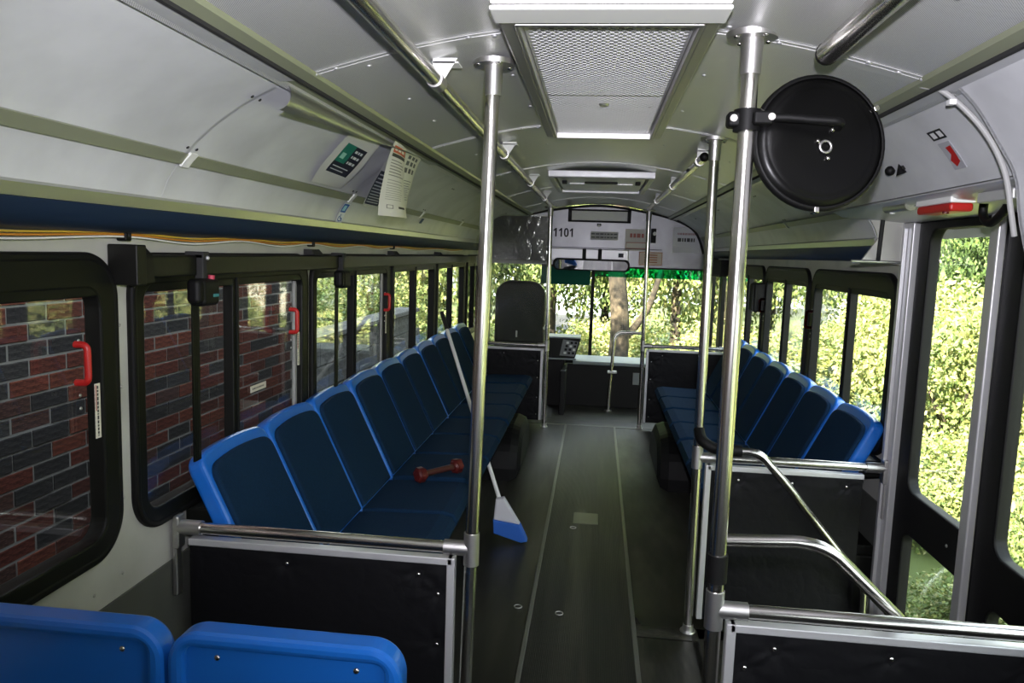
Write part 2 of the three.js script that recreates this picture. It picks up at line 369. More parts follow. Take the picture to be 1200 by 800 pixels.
// windows
let wn = 0;
const redHandle = pipe([[0.0, 0.043, 0], [0.03, 0.043, 0], [0.03, -0.043, 0], [0.0, -0.043, 0]], 0.008, 0.02, 8);
function windowUnit(sd, z0, z1, label, handleAt, tagged) {
  const s = struct('window_' + (++wn), label, 'window');
  const x = sd * W, xi = sd < 0 ? -W - 0.028 : W - 0.018, t = 0.046;
  const y0 = WB, y1 = WT;
  part('window_frame', plateX(rrect(z0 - 0.004, y0 - 0.004, z1 + 0.004, y1 + 0.004, 0.108, THREE.Shape), [rrect(z0 + 0.045, y0 + 0.05, z1 - 0.06, y1 - 0.075, 0.05)], xi, t, 0.006), M.frame, s);
  part('rubber_seal', plateX(rrect(z0 - 0.006, y0 - 0.008, z1 + 0.006, y1 + 0.008, 0.112, THREE.Shape), [rrect(z0 + 0.014, y0 + 0.014, z1 - 0.014, y1 - 0.014, 0.09)], sd < 0 ? -W - 0.002 : W - 0.020, 0.022, 0.007), M.rubber, s);
  const mz = z0 + (z1 - z0) * 0.47;
  part('mullion', [box(x - 0.018, x + 0.018, y0 + 0.045, y1 - 0.07, mz - 0.022, mz + 0.022, 0.005), box(x - 0.024, x + 0.024, y0 + 0.045, y1 - 0.07, mz - 0.004, mz + 0.003, 0.002)], M.frame, s);
  part('top_rail', box(x - 0.016, x + 0.016, y1 - 0.095, y1 - 0.07, z0 + 0.045, z1 - 0.06, 0.004), M.frame, s);
  const xo = sd * (W + 0.012);
  part('pane', box(xo - 0.002, xo + 0.002, y0 + 0.048, y1 - 0.09, z0 + 0.04, mz - 0.015), M.glass, s);
  part('pane', box(xo - 0.002, xo + 0.002, y0 + 0.048, y1 - 0.09, mz + 0.015, z1 - 0.055), M.glass, s);
  if (tagged && tagged > 2) part('edge_reflection', box(xo - 0.006, xo + 0.006, y0 + 0.06, y1 - 0.10, z1 - 0.078, z1 - 0.055, 0.003), M.dullGrey, s);  // grey strip paints the pale reflection along the window edge
  if (handleAt) {
    const h = part('release_handle', redHandle.clone().scale(-sd, 1, 1).translate(x - sd * 0.02, handleAt[1], -handleAt[0]), M.red, s);
    h.userData.label = 'red emergency release handle';
    for (const y of [0.05, -0.075, -0.105]) rivet('screw', smallRivet, M.steelDull, [x - sd * 0.02, handleAt[1] + y, handleAt[0] + 0.012], [-sd, 0, 0], s);
  }
  if (tagged) part('instruction_sticker', box(x - sd * 0.0205 - 0.001, x - sd * 0.0205 + 0.001, 1.035, 1.165, tagged - 0.009, tagged + 0.009), stickerMat, s);
  return s;
}
const stickerMat = canvasMat(64, 512, (c, w, h) => { c.fillStyle = '#d8d4c4'; c.fillRect(0, 0, w, h); c.fillStyle = '#222'; c.save(); c.translate(w / 2, h / 2); c.rotate(Math.PI / 2); blocks(c, -235, -10, 470, 20); c.restore(); c.fillStyle = '#a33'; c.fillRect(8, 12, 10, 240); });
const lw = ['rear side window behind the last seats facing the brick building', 'first big window facing bricks with a red handle and sticker', 'window facing bricks with a small white label on its pane', 'window showing yellow shrubs ahead of the brick building', 'fourth brick side window, ahead of the shrubs window', 'narrow looking side window beside the far blue seats', 'driver side window beside the black driver seat'];
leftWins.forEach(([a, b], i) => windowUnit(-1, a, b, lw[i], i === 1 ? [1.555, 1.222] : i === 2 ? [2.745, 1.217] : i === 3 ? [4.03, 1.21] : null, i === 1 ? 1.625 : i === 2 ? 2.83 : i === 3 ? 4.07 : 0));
const rw = ['rear side window facing bushes behind the double door', 'side window facing bushes just behind the double door', 'bushes side window next to the double door post', 'middle bushes side window above the blue seats', 'front bushes side window by the front barrier'];
rightWins.forEach(([a, b], i) => windowUnit(1, a, b, rw[i], i === 2 ? [4.17, 1.2] : i === 3 ? [5.33, 1.2] : null, 0));
{ // small white label stuck on the pane of the second window
  const m = canvasMat(256, 48, (c, w, h) => { c.fillStyle = '#cfc9bb'; c.fillRect(0, 0, w, h); c.fillStyle = '#555'; blocks(c, 30, 18, 190, 12); });
  const w3 = scene.getObjectByName('window_3');
  part('pane_label', box(-W - 0.0095, -W - 0.0085, 0.985, 1.008, 2.475, 2.60), m, w3);
}
{ // floor
  const s = struct('floor', 'dark scuffed rubber bus floor with a ribbed aisle mat', 'floor');
  part('floor_panel', box(-W, -0.218, -0.04, 0, Z0, 6.60), M.floor, s);
  part('floor_panel', box(0.218, W, -0.04, 0, 3.0, 6.60), M.floor, s);
  part('floor_panel', box(0.218, W, -0.04, 0, Z0, 1.72), M.floor, s);
  part('floor_panel', box(0.218, 0.46, -0.04, 0, 2.90, 3.0), M.floor, s);
  part('floor_panel', box(0.218, 0.46, -0.042, -0.002, 1.72, 2.893), M.floor, s);
  part('floor_panel', box(-W, W, -0.04, 0.001, 6.607, 8.1), M.floor, s);
  part('aisle_mat', box(-0.212, 0.212, -0.04, 0.002, Z0, 6.60), M.mat, s);
  for (const x of [-0.214, 0.214]) part('floor_strip', box(x - 0.009, x + 0.009, -0.02, 0.006, Z0, 6.6, 0.003), M.strip, s);
  part('threshold_strip', box(-0.42, 0.45, -0.01, 0.005, 6.585, 6.62, 0.003), M.strip, s);
  const st = part('door_step', [box(0.46, W + 0.06, -0.34, -0.30, 1.70, 3.02), box(0.44, 0.47, -0.34, -0.002, 1.70, 3.02), box(0.46, W, -0.34, 0, 1.66, 1.70), box(0.46, W, -0.34, 0, 3.0, 3.04)], M.floor, s);
  const plate = part('floor_hatch_plate', box(-0.07, 0.07, 0.001, 0.005, 4.12, 4.30, 0.002), M.strip, s);
  for (const [x, z] of [[-0.067, 4.05], [-0.093, 3.03], [-0.27, 3.06]]) { const p = part('floor_ring', new THREE.TorusGeometry(0.016, 0.0025, 6, 20).rotateX(Math.PI / 2).translate(x, 0.004, -z), M.steelDull, s); }
}
// ---------------------------------------------------------------- front of the bus
{
  const s = struct('wall_front', 'grey front bulkhead over the windshield with notices and number 1101', 'wall');
  const arch = [...smooth([[-1.16, 1.30], [-1.06, 1.60], [-0.95, 1.75], [-0.74, 1.88], [-0.42, 1.95], [0, 2.0], [0.42, 1.95], [0.74, 1.88], [0.95, 1.75], [1.06, 1.60], [1.16, 1.30]], 40)];
  part('bulkhead_panel', plateZ(new THREE.Shape(up([[-1.18, 1.395], [1.18, 1.395], ...arch.filter((p) => p[1] > 1.40).reverse()])), [], ZF, 0.03), M.bulk, s);
  part('sign_door', box(-0.53, 0.62, 1.572, 1.578, ZF - 0.012, ZF), M.gap, s);
  part('header_shelf', [box(-0.52, 0.30, 1.44, 1.565, ZF - 0.05, ZF, 0.01)], M.aluPale, s);
  part('lower_edge', box(-0.55, 1.1, 1.385, 1.402, ZF - 0.03, ZF + 0.03, 0.004), M.gap, s);
  part('arch_trim', sweep(smooth([[-1.02, 1.55], [-0.93, 1.755], [-0.74, 1.865], [-0.42, 1.94], [0, 1.985], [0.42, 1.94], [0.74, 1.865], [0.93, 1.755], [1.02, 1.55]], 40).map(([x, y]) => V(x, y, ZF - 0.01)), 0.012, 8), M.gap, s);
  // windshield: frame, two panes, tinted band, posts
  const w = struct('window_' + (++wn), 'wide two pane windshield with a green tinted top band', 'window');
  part('post', box(-0.055, -0.02, 0.42, 1.45, 7.98, 8.03, 0.006), M.frame, w);
  part('post', [box(-1.2, -1.12, 0.3, 1.6, 7.9, 8.06, 0.01)], M.frame, w);
  part('post', [box(1.12, 1.2, 0.3, 1.6, 7.9, 8.06, 0.01)], M.frame, w);
  part('pane', box(-1.12, -0.045, 0.42, 1.45, 8.0, 8.004), M.glass, w);
  part('pane', box(-0.03, 1.12, 0.42, 1.45, 8.0, 8.004), M.glass, w);
  part('tinted_band', box(-0.028, 1.12, 1.285, 1.43, 7.994, 7.997), M.green, w);
  part('frame_rail', [box(-1.2, 1.2, 0.36, 0.43, 7.96, 8.06, 0.01), box(-1.2, 1.2, 1.43, 1.56, 7.58, 8.06)], M.frame, w);
  const fx = struct('wall_front_lower', 'front skin of the bus below the windshield', 'wall');
  part('wall_panel', box(-1.2, 1.2, -0.4, 0.37, 8.05, 8.1), M.wallLow, fx);
  // front right door with two leaves
  const d = struct('door_2', 'front passenger door with tall glass leaves', 'door');
  for (const [a, b] of [[6.68, 7.28], [7.30, 7.92]]) {
    part('leaf_frame', plateX(rect(a, b, -0.35, 1.45), [rrect(a + 0.06, 0.0, b - 0.06, 1.38, 0.04)], W - 0.01, 0.04, 0.004), M.frame, d);
    part('pane', box(W + 0.008, W + 0.012, -0.02, 1.40, a + 0.05, b - 0.05), M.glass, d);
  }
}
{ // header lamp above the bulkhead
  const t = thing('header_sign', 'black framed narrow white panel at the top of the front bulkhead', 'sign', [0, 1.885, ZF]);
  part('frame', [box(-0.30, 0.30, 0.045, 0.062, -0.06, 0, 0.004), box(-0.30, 0.30, -0.062, -0.045, -0.06, 0, 0.004), box(-0.305, -0.27, -0.062, 0.062, -0.06, 0, 0.004), box(0.27, 0.305, -0.062, 0.062, -0.06, 0, 0.004)], M.frame, t);
  part('face', box(-0.275, 0.275, -0.046, 0.046, -0.04, -0.02), M.white, t);
  const font = await new FontLoader().loadAsync('fonts/droid/droid_sans_bold.typeface.json');
  const g = new TextGeometry('1101', { font, size: 0.085, depth: 0.002, curveSegments: 3 });
  single('bus_number', g.scale(0.82, 1, 1).translate(-0.452, 1.675, -ZF + 0.001), M.gap, 'black number 1101 printed on the front bulkhead', 'lettering');
  const c = thing('inspection_camera', 'small pale camera knob under the header sign', 'camera', [0.0, 1.80, ZF]);
  part('base', box(-0.02, 0.02, -0.012, 0.012, -0.03, 0, 0.005), M.gap, c); part('lens', cyl([0, -0.005, -0.03], [0, -0.008, -0.045], 0.012), M.white, c);
  const stick = (nm, x0, x1, y0, y1, label, draw, w = 256, h = 128) => single(nm, box(x0, x1, y0, y1, ZF - 0.0025, ZF - 0.0005), canvasMat(w, h, draw), label, 'sticker');
  stick('text_sticker', -0.08, 0.19, 1.655, 1.735, 'grey plate with two lines of dark text beside number 1101', (x, w, h) => { x.fillStyle = '#b4b4b6'; x.fillRect(0, 0, w, h); x.fillStyle = '#3a3a3c'; blocks(x, 8, 26, 240, 18); blocks(x, 8, 78, 240, 18); });
  stick('red_notice', 0.26, 0.49, 1.56, 1.77, 'pale notice with faint red print on the bulkhead, upper one', (x, w, h) => { x.fillStyle = '#d8d2d0'; x.fillRect(0, 0, w, h); x.fillStyle = '#b06a62'; blocks(x, 50, 26, 150, 24); x.strokeStyle = '#b06a62'; x.lineWidth = 4; x.strokeRect(14, 80, 228, 34); });
  stick('orange_notice', 0.40, 0.63, 1.42, 1.555, 'pinkish notice with orange print above the windshield edge', (x, w, h) => { x.fillStyle = '#d8c8c0'; x.fillRect(0, 0, w, h); x.strokeStyle = '#b27058'; x.lineWidth = 5; x.strokeRect(8, 8, w - 16, h - 16); x.fillStyle = '#b27058'; for (let k = 0; k < 4; k++) x.fillRect(60, 26 + k * 22, 140, 9); });
  stick('white_notice', 0.72, 0.98, 1.555, 1.80, 'white square notice with a dark line of text on the bulkhead', (x, w, h) => { x.fillStyle = '#dcdce0'; x.fillRect(0, 0, w, h); x.strokeStyle = '#d8d8da'; x.lineWidth = 6; x.strokeRect(4, 4, w - 8, h - 8); x.fillStyle = '#444'; blocks(x, 44, 54, 160, 18); x.fillStyle = '#a88'; blocks(x, 40, 28, 170, 10); });
  stick('blue_sticker', 0.20, 0.25, 1.49, 1.53, 'tiny dark blue sticker on the metal header shelf', (x, w, h) => { x.fillStyle = '#334'; x.fillRect(0, 0, w, h); }, 32, 32).translateZ(0.052);
  const lt = thing('bulkhead_lock', 'black lock box with a chrome button beside the far pole', 'lock', [0.53, 1.71, ZF]);
  part('body', box(-0.025, 0.025, -0.07, 0.07, -0.03, 0, 0.006), M.gap, lt); part('button', cyl([0.01, 0.02, -0.03], [0.01, 0.02, -0.045], 0.018), M.white, lt);
}
{ // wide inside mirror
  const t = thing('inside_mirror', 'wide rounded driver mirror hung below the bulkhead', 'mirror', [-0.06, 1.41, 7.38]);
  part('housing', plateZ(rrect(-0.37, -0.058, 0.37, 0.058, 0.05, THREE.Shape), [], -0.012, 0.03, 0.004), M.frame, t);
  part('mirror_glass', plateZ(rrect(-0.35, -0.044, 0.35, 0.044, 0.04, THREE.Shape), [], -0.016, 0.003), M.mirror, t);
  for (const x of [-0.07, 0.08]) part('bracket', [box(x - 0.018, x + 0.018, 0.03, 0.15, -0.01, 0.04, 0.004), box(x - 0.012, x + 0.012, 0.10, 0.13, 0.03, 0.17, 0.004)], M.gap, t);
  t.rotation.x = 0.18;
  const v = thing('sun_visor', 'dark green sun visor at the top of the driver side windshield', 'visor', [-0.31, 1.30, 7.6]);
  part('blade', plateZ(rrect(-0.245, -0.095, 0.245, 0.08, 0.015, THREE.Shape), [], 0, 0.012, 0.003), M.visor, v);
  part('rod', pipe([[-0.245, 0.085, 0.0], [0.245, 0.085, 0.0]], 0.006), M.gap, v);
}
{ // dash and driver's place
  const t = thing('dashboard', 'low black front dash panel with a grey ledge below the windshield', 'dashboard', [0, 0, 7.5]);
  part('kick_panel', box(-0.27, 1.14, 0.0, 0.42, 0, 0.05, 0.008), M.dash, t);
  part('ledge', box(-0.2, 1.14, 0.42, 0.455, -0.02, 0.46, 0.01), M.ledge, t);
  part('switch_plate', box(0.40, 0.47, 0.24, 0.36, -0.008, 0.0, 0.003), M.device, t);
  part('side_panel', box(-0.30, -0.25, 0.0, 0.42, -0.5, 0.05, 0.008), M.dash, t);
  const c = thing('instrument_console', 'tilted grey driver console with buttons beside the driver seat', 'console', [-0.30, 0.60, 7.38]);
  const sh = new THREE.Shape(up([[-0.16, -0.11], [0.12, -0.11], [0.17, 0.07], [-0.16, 0.10]]));
  part('housing', plateZ(sh, [], 0, 0.28, 0.008), M.dash, c);
  part('panel', plateZ(new THREE.Shape(up([[-0.03, -0.085], [0.115, -0.09], [0.155, 0.06], [-0.0, 0.075]])), [], -0.008, 0.01, 0.002), M.device, c);
  part('bottom_edge', box(-0.16, 0.135, -0.125, -0.108, -0.03, 0.02, 0.006), M.ledge, c); part('top_edge', box(-0.15, 0.17, 0.085, 0.1, -0.012, 0.28, 0.005), M.ledge, c);
  for (let i = 0; i < 4; i++) for (let j = 0; j < 3; j++) part('button', box(0.01 + j * 0.04 + i * 0.008, 0.035 + j * 0.04 + i * 0.008, -0.068 + i * 0.034, -0.046 + i * 0.034, -0.015, -0.007, 0.003), (i + j) % 3 ? M.dash : M.white, c);
  part('pedestal', box(-0.16, 0.02, -0.6, -0.11, 0.04, 0.24, 0.01), M.dash, c);
  const ol = thing('reflector', 'small orange marker standing by the windshield post', 'marker', [-0.20, 0.56, 7.9]);
  part('lens', box(-0.016, 0.016, -0.06, 0.06, -0.012, 0.012, 0.01), M.orange, ol); part('base', box(-0.02, 0.02, -0.1, -0.06, -0.02, 0.02, 0.005), M.white, ol);
  const d = thing('operator_chair', 'black high backed driver chair behind the front barrier', 'chair', [-0.70, 0, 7.0]);
  part('backrest', plateZ(rrect(-0.235, 0.5, 0.235, 1.245, [0.05, 0.05, 0.15, 0.15], THREE.Shape), [], 0, 0.11, 0.03), M.dash, d);
  part('cushion', box(-0.24, 0.24, 0.40, 0.52, 0.05, 0.52, 0.04), M.dash, d);
  part('pedestal', box(-0.14, 0.14, 0, 0.40, 0.1, 0.42, 0.02), M.frame, d);
  part('belt_latch', box(-0.03, -0.015, 0.72, 0.78, -0.012, 0.0, 0.003), M.aluPale, d);
  part('armrest', box(0.225, 0.275, 0.80, 0.83, -0.02, 0.2, 0.01), M.aluPale, d);
  const sw = thing('steering_wheel', 'dark steering wheel ahead of the driver seat', 'steering wheel', [-0.70, 0.78, 7.55]);
  part('rim', new THREE.TorusGeometry(0.22, 0.014, 10, 40).rotateX(-1.0), M.frame, sw);
  part('column', cyl([0, -0.02, 0], [0, -0.55, 0.2], 0.03), M.frame, sw);
  part('spokes', [cyl([-0.21, 0, 0], [0.21, 0, 0], 0.012)], M.frame, sw);
  const h = thing('front_handrail', 'bent steel hand rail by the front entrance', 'handrail', [0, 0, 7.3]);
  part('tube', pipe([[0.165, 0.0, 0], [0.18, 0.40, 0], [0.20, 0.775, 0.02], [0.46, 0.775, 0.02]], 0.016, 0.09), M.steel, h);
  part('clamp', box(0.145, 0.235, 0.375, 0.40, -0.022, 0.022, 0.006), M.aluPale, h);
  part('foot', cyl([0.165, 0, 0], [0.165, 0.012, 0], 0.035), M.steelDull, h);
}
{ // dusty clear shield behind the driver
  const t = thing('driver_shield', 'clear glossy plastic shield above the front barrier behind the driver', 'shield', [0, 0, 6.53]);
  part('sheet', plateZ(rrect(-1.05, 0.74, -0.425, 1.83, [0.01, 0.01, 0.01, 0.2], THREE.Shape), [], 0, 0.004), M.plexi, t);
  part('dark_reflection', plateZ(rrect(-0.99, 1.44, -0.43, 1.82, [0.01, 0.01, 0.01, 0.2], THREE.Shape), [], 0.03, 0.008), M.reflectionBlack, t);  // opaque black layer paints the dark reflection in the clear shield
}
// ---------------------------------------------------------------- barriers with their poles
function barrier(name, label, o) {
  const t = thing(name, label, 'barrier', [o.x, 0, o.z]);
  const h = o.h, e = o.end - o.x, sg = Math.sign(e), lean = o.lean || 0;
  part('pole', cyl([-lean * 0, 0, 0], [lean, o.top, 0], 0.0185, 0.0185, 20), M.steel, t);
  const sock = part('ceiling_flange', [cyl([lean, o.top - 0.012, 0], [lean, o.top, 0], 0.052, 0.055, 24), cyl([lean, o.top - 0.085, 0], [lean, o.top - 0.012, 0], 0.0215, 0.0235, 20)], M.steelDull, t);
  for (let k = 0; k < 4; k++) rivet('flange_bolt', rivetGeo, M.steel, [lean + 0.042 * Math.cos(k * 1.571 + 0.5), o.top - 0.012, 0.042 * Math.sin(k * 1.571 + 0.5)], [0, -1, 0], sock);
  part('floor_flange', [cyl([0, 0, 0], [0, 0.006, 0], 0.032, 0.030, 24), cyl([0, 0.006, 0], [0, 0.03, 0], 0.022, 0.021)], M.steelDull, t);
  const lx = lean * h / o.top;
  part('rail', cyl([lx, h, 0], [e - sg * 0.02, h, 0], 0.0165, 0.0165, 16), M.steel, t);
  part('tee_fitting', [cyl([lx, h - 0.045, 0], [lx, h + 0.045, 0], 0.0215), cyl([lx, h, 0], [lx + sg * 0.075, h, 0], 0.0205)], M.steelDull, t);
  part('wall_bracket', [box(e - sg * 0.03, e - sg * 0.012, h - 0.06, h + 0.035, -0.02, 0.02, 0.006), cyl([e - sg * 0.09, h, 0], [e - sg * 0.02, h, 0], 0.021), box(e - sg * 0.022, e - sg * 0.008, h - 0.2, h + 0.02, -0.015, 0.015, 0.004)], M.steelDull, t);
  const a = sg * 0.04, b = e - sg * (o.gap ?? 0.06), yb = o.bottom ?? 0.06, yt = h - 0.035;
  const x0 = Math.min(a, b), x1 = Math.max(a, b);
  // padded panel: a slightly wavy vinyl face
  const studs = [...(o.studs || [0.12, 0.45, 0.8]).map((f) => [a + sg * (x1 - x0) * f, yt - 0.045]), ...[0.16, 0.4, 0.68, 0.92].map((f) => [a + sg * 0.035, yt - (yt - yb) * f])];
  const face = new THREE.PlaneGeometry(x1 - x0, yt - yb, 96, 72).translate((x0 + x1) / 2, (yt + yb) / 2, 0);
  const fp = face.attributes.position;
  for (let i = 0; i < fp.count; i++) {
    const x = fp.getX(i), y = fp.getY(i); let z = 0.0135 + 0.003 * (fbm(x * 0.7 + 3, y * 0.7 + 3, 8, 3) - 0.5);
    for (const [sx, sy] of studs) { const d = Math.hypot(x - sx, y - sy), an = Math.atan2(y - sy, x - sx); z -= 0.006 * Math.exp(-d * d / 0.0006) - 0.0028 * Math.exp(-d * d / 0.006) * Math.max(0, Math.sin(an * 7 + sx * 40)) * Math.min(1, d / 0.02); }
    fp.setZ(i, Math.min(z, 0.0125 + 0.006 * Math.min(1, Math.min(x - x0 - 0.012, x1 - x, y - yb, yt - 0.014 - y) / 0.05)));
  }
  face.computeVertexNormals();
  part('panel', [face, box(x0, x1, yb, yt, -0.010, 0.012)], M.vinyl, t);
  part('panel_trim', [box(x0 - 0.004, x1 + 0.004, yt - 0.012, yt + 0.008, -0.016, 0.016, 0.003), box(a - 0.012, a + 0.010, yb, yt + 0.008, -0.016, 0.016, 0.003), ...(o.bottomTrim ? [box(x0, x1, yb - 0.004, yb + 0.014, -0.016, 0.016, 0.003)] : [])], M.aluPale, t);
  const w = x1 - x0;
  for (const f of o.studs || [0.12, 0.45, 0.8]) rivet('stud', rivetGeo, M.steel, [a + sg * w * f, yt - 0.045, -0.011], [0, 0, -1], t);
  for (const f of [0.16, 0.4, 0.68, 0.92]) rivet('stud', rivetGeo, M.steel, [a + sg * 0.035, yt - (yt - yb) * f, -0.011], [0, 0, -1], t);
  return t;
}
const barL = barrier('barrier', 'black vinyl barrier with a tall steel pole behind the brick side seats', { x: -0.317, z: 1.95, h: 0.70, top: 1.977, lean: 0.036, end: -1.165, studs: [0.12, 0.62] });
const barR = barrier('barrier', 'black vinyl barrier with the steel pole that carries the round mirror', { x: 0.305, z: 1.71, h: 0.698, top: 1.978, lean: 0.0, end: 1.16, studs: [0.13, 0.47, 0.85] });
const barD = barrier('barrier', 'black vinyl barrier between the double door steps and the bushes side seats', { x: 0.432, z: 2.98, h: 0.724, top: 1.955, lean: -0.012, end: 1.155, gap: 0.1, studs: [0.2, 0.55, 0.9] });
const barFL = barrier('barrier', 'black barrier with a steel pole behind the driver seat', { x: -0.40, z: 6.48, h: 0.715, top: 1.90, lean: -0.012, end: -1.165, studs: [0.5] });
const barFR = barrier('barrier', 'black barrier with a steel pole by the front passenger door', { x: 0.43, z: 6.62, h: 0.735, top: 1.90, lean: -0.01, end: 1.165, studs: [0.2] });
{ // rubber sleeve on the mirror pole and the bent stair rails
  part('rubber_sleeve', cyl([0, 0.765, 0], [0, 0.83, 0], 0.0235, 0.0235, 20), M.rubber, barR);
  part('stair_rail', pipe([[0.0, 0.845, 0.05], [0.25, 0.853, 0.06], [0.47, 0.645, 0.06], [0.80, 0.30, 0.06], [0.80, -0.28, 0.06]], 0.0155, 0.07), M.steel, barR);
  part('stair_rail', pipe([[0.13, 0.775, -0.07], [0.215, 0.775, -0.075], [0.34, 0.64, -0.075], [0.64, 0.28, -0.075], [0.66, -0.28, -0.075]], 0.0155, 0.05), M.steel, barD);
  part('rubber_sleeve', pipe([[-0.005, 0.835, 0.0], [0.0, 0.80, -0.04], [0.05, 0.775, -0.068], [0.15, 0.775, -0.07]], 0.0215, 0.05), M.rubber, barD);
}
// ---------------------------------------------------------------- round mirror on the pole
{
  const t = thing('convex_mirror', 'round black backed mirror on an arm clamped to the pole', 'mirror', [0, 0, 0]);
  const c = new THREE.Vector3(0.463, 1.757, -1.722), ax = new THREE.Vector3(0.18, 0.12, 1).normalize();
  const q = new THREE.Quaternion().setFromUnitVectors(new THREE.Vector3(0, 1, 0), ax);
  const put = (g) => g.scale(1.03, 1, 1.03).applyQuaternion(q).translate(c.x, c.y, c.z);
  const lp = (a) => a.map(([r, y]) => new THREE.Vector2(r, y));
  part('dish', put(new THREE.LatheGeometry(lp([[0.0, 0.012], [0.06, 0.0118], [0.105, 0.010], [0.113, 0.004], [0.118, 0.006], [0.128, 0.002], [0.136, -0.006]]), 48)), M.blackPaint, t);
  part('rim', put(new THREE.LatheGeometry(lp([[0.134, 0.0], [0.138, 0.002], [0.1425, -0.004], [0.1425, -0.016], [0.136, -0.02], [0.13, -0.016]]), 48)), M.rubber, t);
  part('mirror_face', put(new THREE.LatheGeometry(lp([[0.0, -0.045], [0.05, -0.041], [0.1, -0.029], [0.134, -0.014]]), 40)), M.mirror, t);
  for (const a of [0.15, 2.3, 4.25]) {
    const g = new RoundedBoxGeometry(0.014, 0.022, 0.012, 2, 0.003).translate(0.141, -0.006, 0).rotateY(a + 0.6);
    part('rim_clip', put(g), M.steel, t);
  }
  part('hub', put(new THREE.TorusGeometry(0.012, 0.003, 8, 20).rotateX(Math.PI / 2).translate(0.006, 0.016, 0.012)), M.steelDull, t);
  for (const [x, z] of [[-0.012, 0.004], [0.016, 0.034], [0.014, -0.026]]) part('bolt', put(dome(0.006, 0.008).translate(x, 0.012, z)), M.steel, t);
  part('clamp', [cyl([0.305, 1.775, 1.71], [0.305, 1.82, 1.71], 0.029, 0.029, 20), box(0.262, 0.30, 1.782, 1.815, 1.69, 1.73, 0.008), box(0.31, 0.352, 1.784, 1.812, 1.664, 1.715, 0.006)], M.rubber, t);
  for (const x of [0.272, 0.345]) part('clamp_bolt', cyl([x, 1.798, x > 0.3 ? 1.668 : 1.69], [x, 1.798, x > 0.3 ? 1.656 : 1.678], 0.0075), M.steel, t);
  part('arm', pipe([[0.325, 1.800, 1.675], [0.40, 1.797, 1.668], [0.487, 1.790, 1.662], [0.490, 1.785, 1.70]], 0.009, 0.015), M.rubber, t);
}
// ---------------------------------------------------------------- overhead grab rails
function grabRail(label, x, z0, z1, marks, r = 0.018, y = 1.905) {
  const t = thing('grab_rail', label, 'grab rail', [0, 0, 0]);
  part('tube', cyl([x, y, z0], [x, y, z1], r, r, 18), M.steel, t);
  part('joint_sleeve', cyl([x, y, marks[0] - 0.03], [x, y, marks[0] + 0.03], r * 1.13, r * 1.13, 18), M.steelDull, t);
  for (const z of marks.slice(1)) part('joint_sleeve', cyl([x, y, z - 0.03], [x, y, z + 0.03], r * 1.13, r * 1.13, 18), M.steelDull, t);
  const top = ceilProf.reduce((a, b) => Math.abs(b[0] - x) < Math.abs(a[0] - x) ? b : a)[1];
  for (const z of marks) {
    part('hanger', [plateZ(new THREE.Shape(up([[x - 0.012, y], [x + 0.016, y], [x + 0.05, top + 0.004], [x - 0.01, top + 0.004]])), [], z - 0.002, 0.004), box(x - 0.012, x + 0.052, top - 0.008, top - 0.004, z - 0.002, z + 0.05)], M.white, t);
  }
  for (const z of [z0, z1]) part('end_cap', new THREE.SphereGeometry(r * 1.05, 14, 8).translate(x, y, -z), M.rubber, t);
  return t;
}
grabRail('long steel overhead grab rail on the brick side', -0.405, -0.2, 6.40, [1.85, 3.2, 4.45, 5.6]);
grabRail('short thick overhead grab rail ending above the round mirror', 0.425, -0.2, 1.58, [0.6], 0.022);
grabRail('steel overhead grab rail ahead of the door barrier pole', 0.405, 3.15, 6.55, [3.3, 4.45, 5.6]);
{ const t = thing('rail_knob', 'black ball knob on a short lever at the ceiling rail', 'knob', [0.405, 1.905, 3.5]);
  part('lever', cyl([-0.02, -0.01, 0.05], [0.02, 0.02, -0.06], 0.006), M.gap, t); part('ball', new THREE.SphereGeometry(0.018, 12, 8).translate(0.022, 0.022, 0.065), M.rubber, t); }
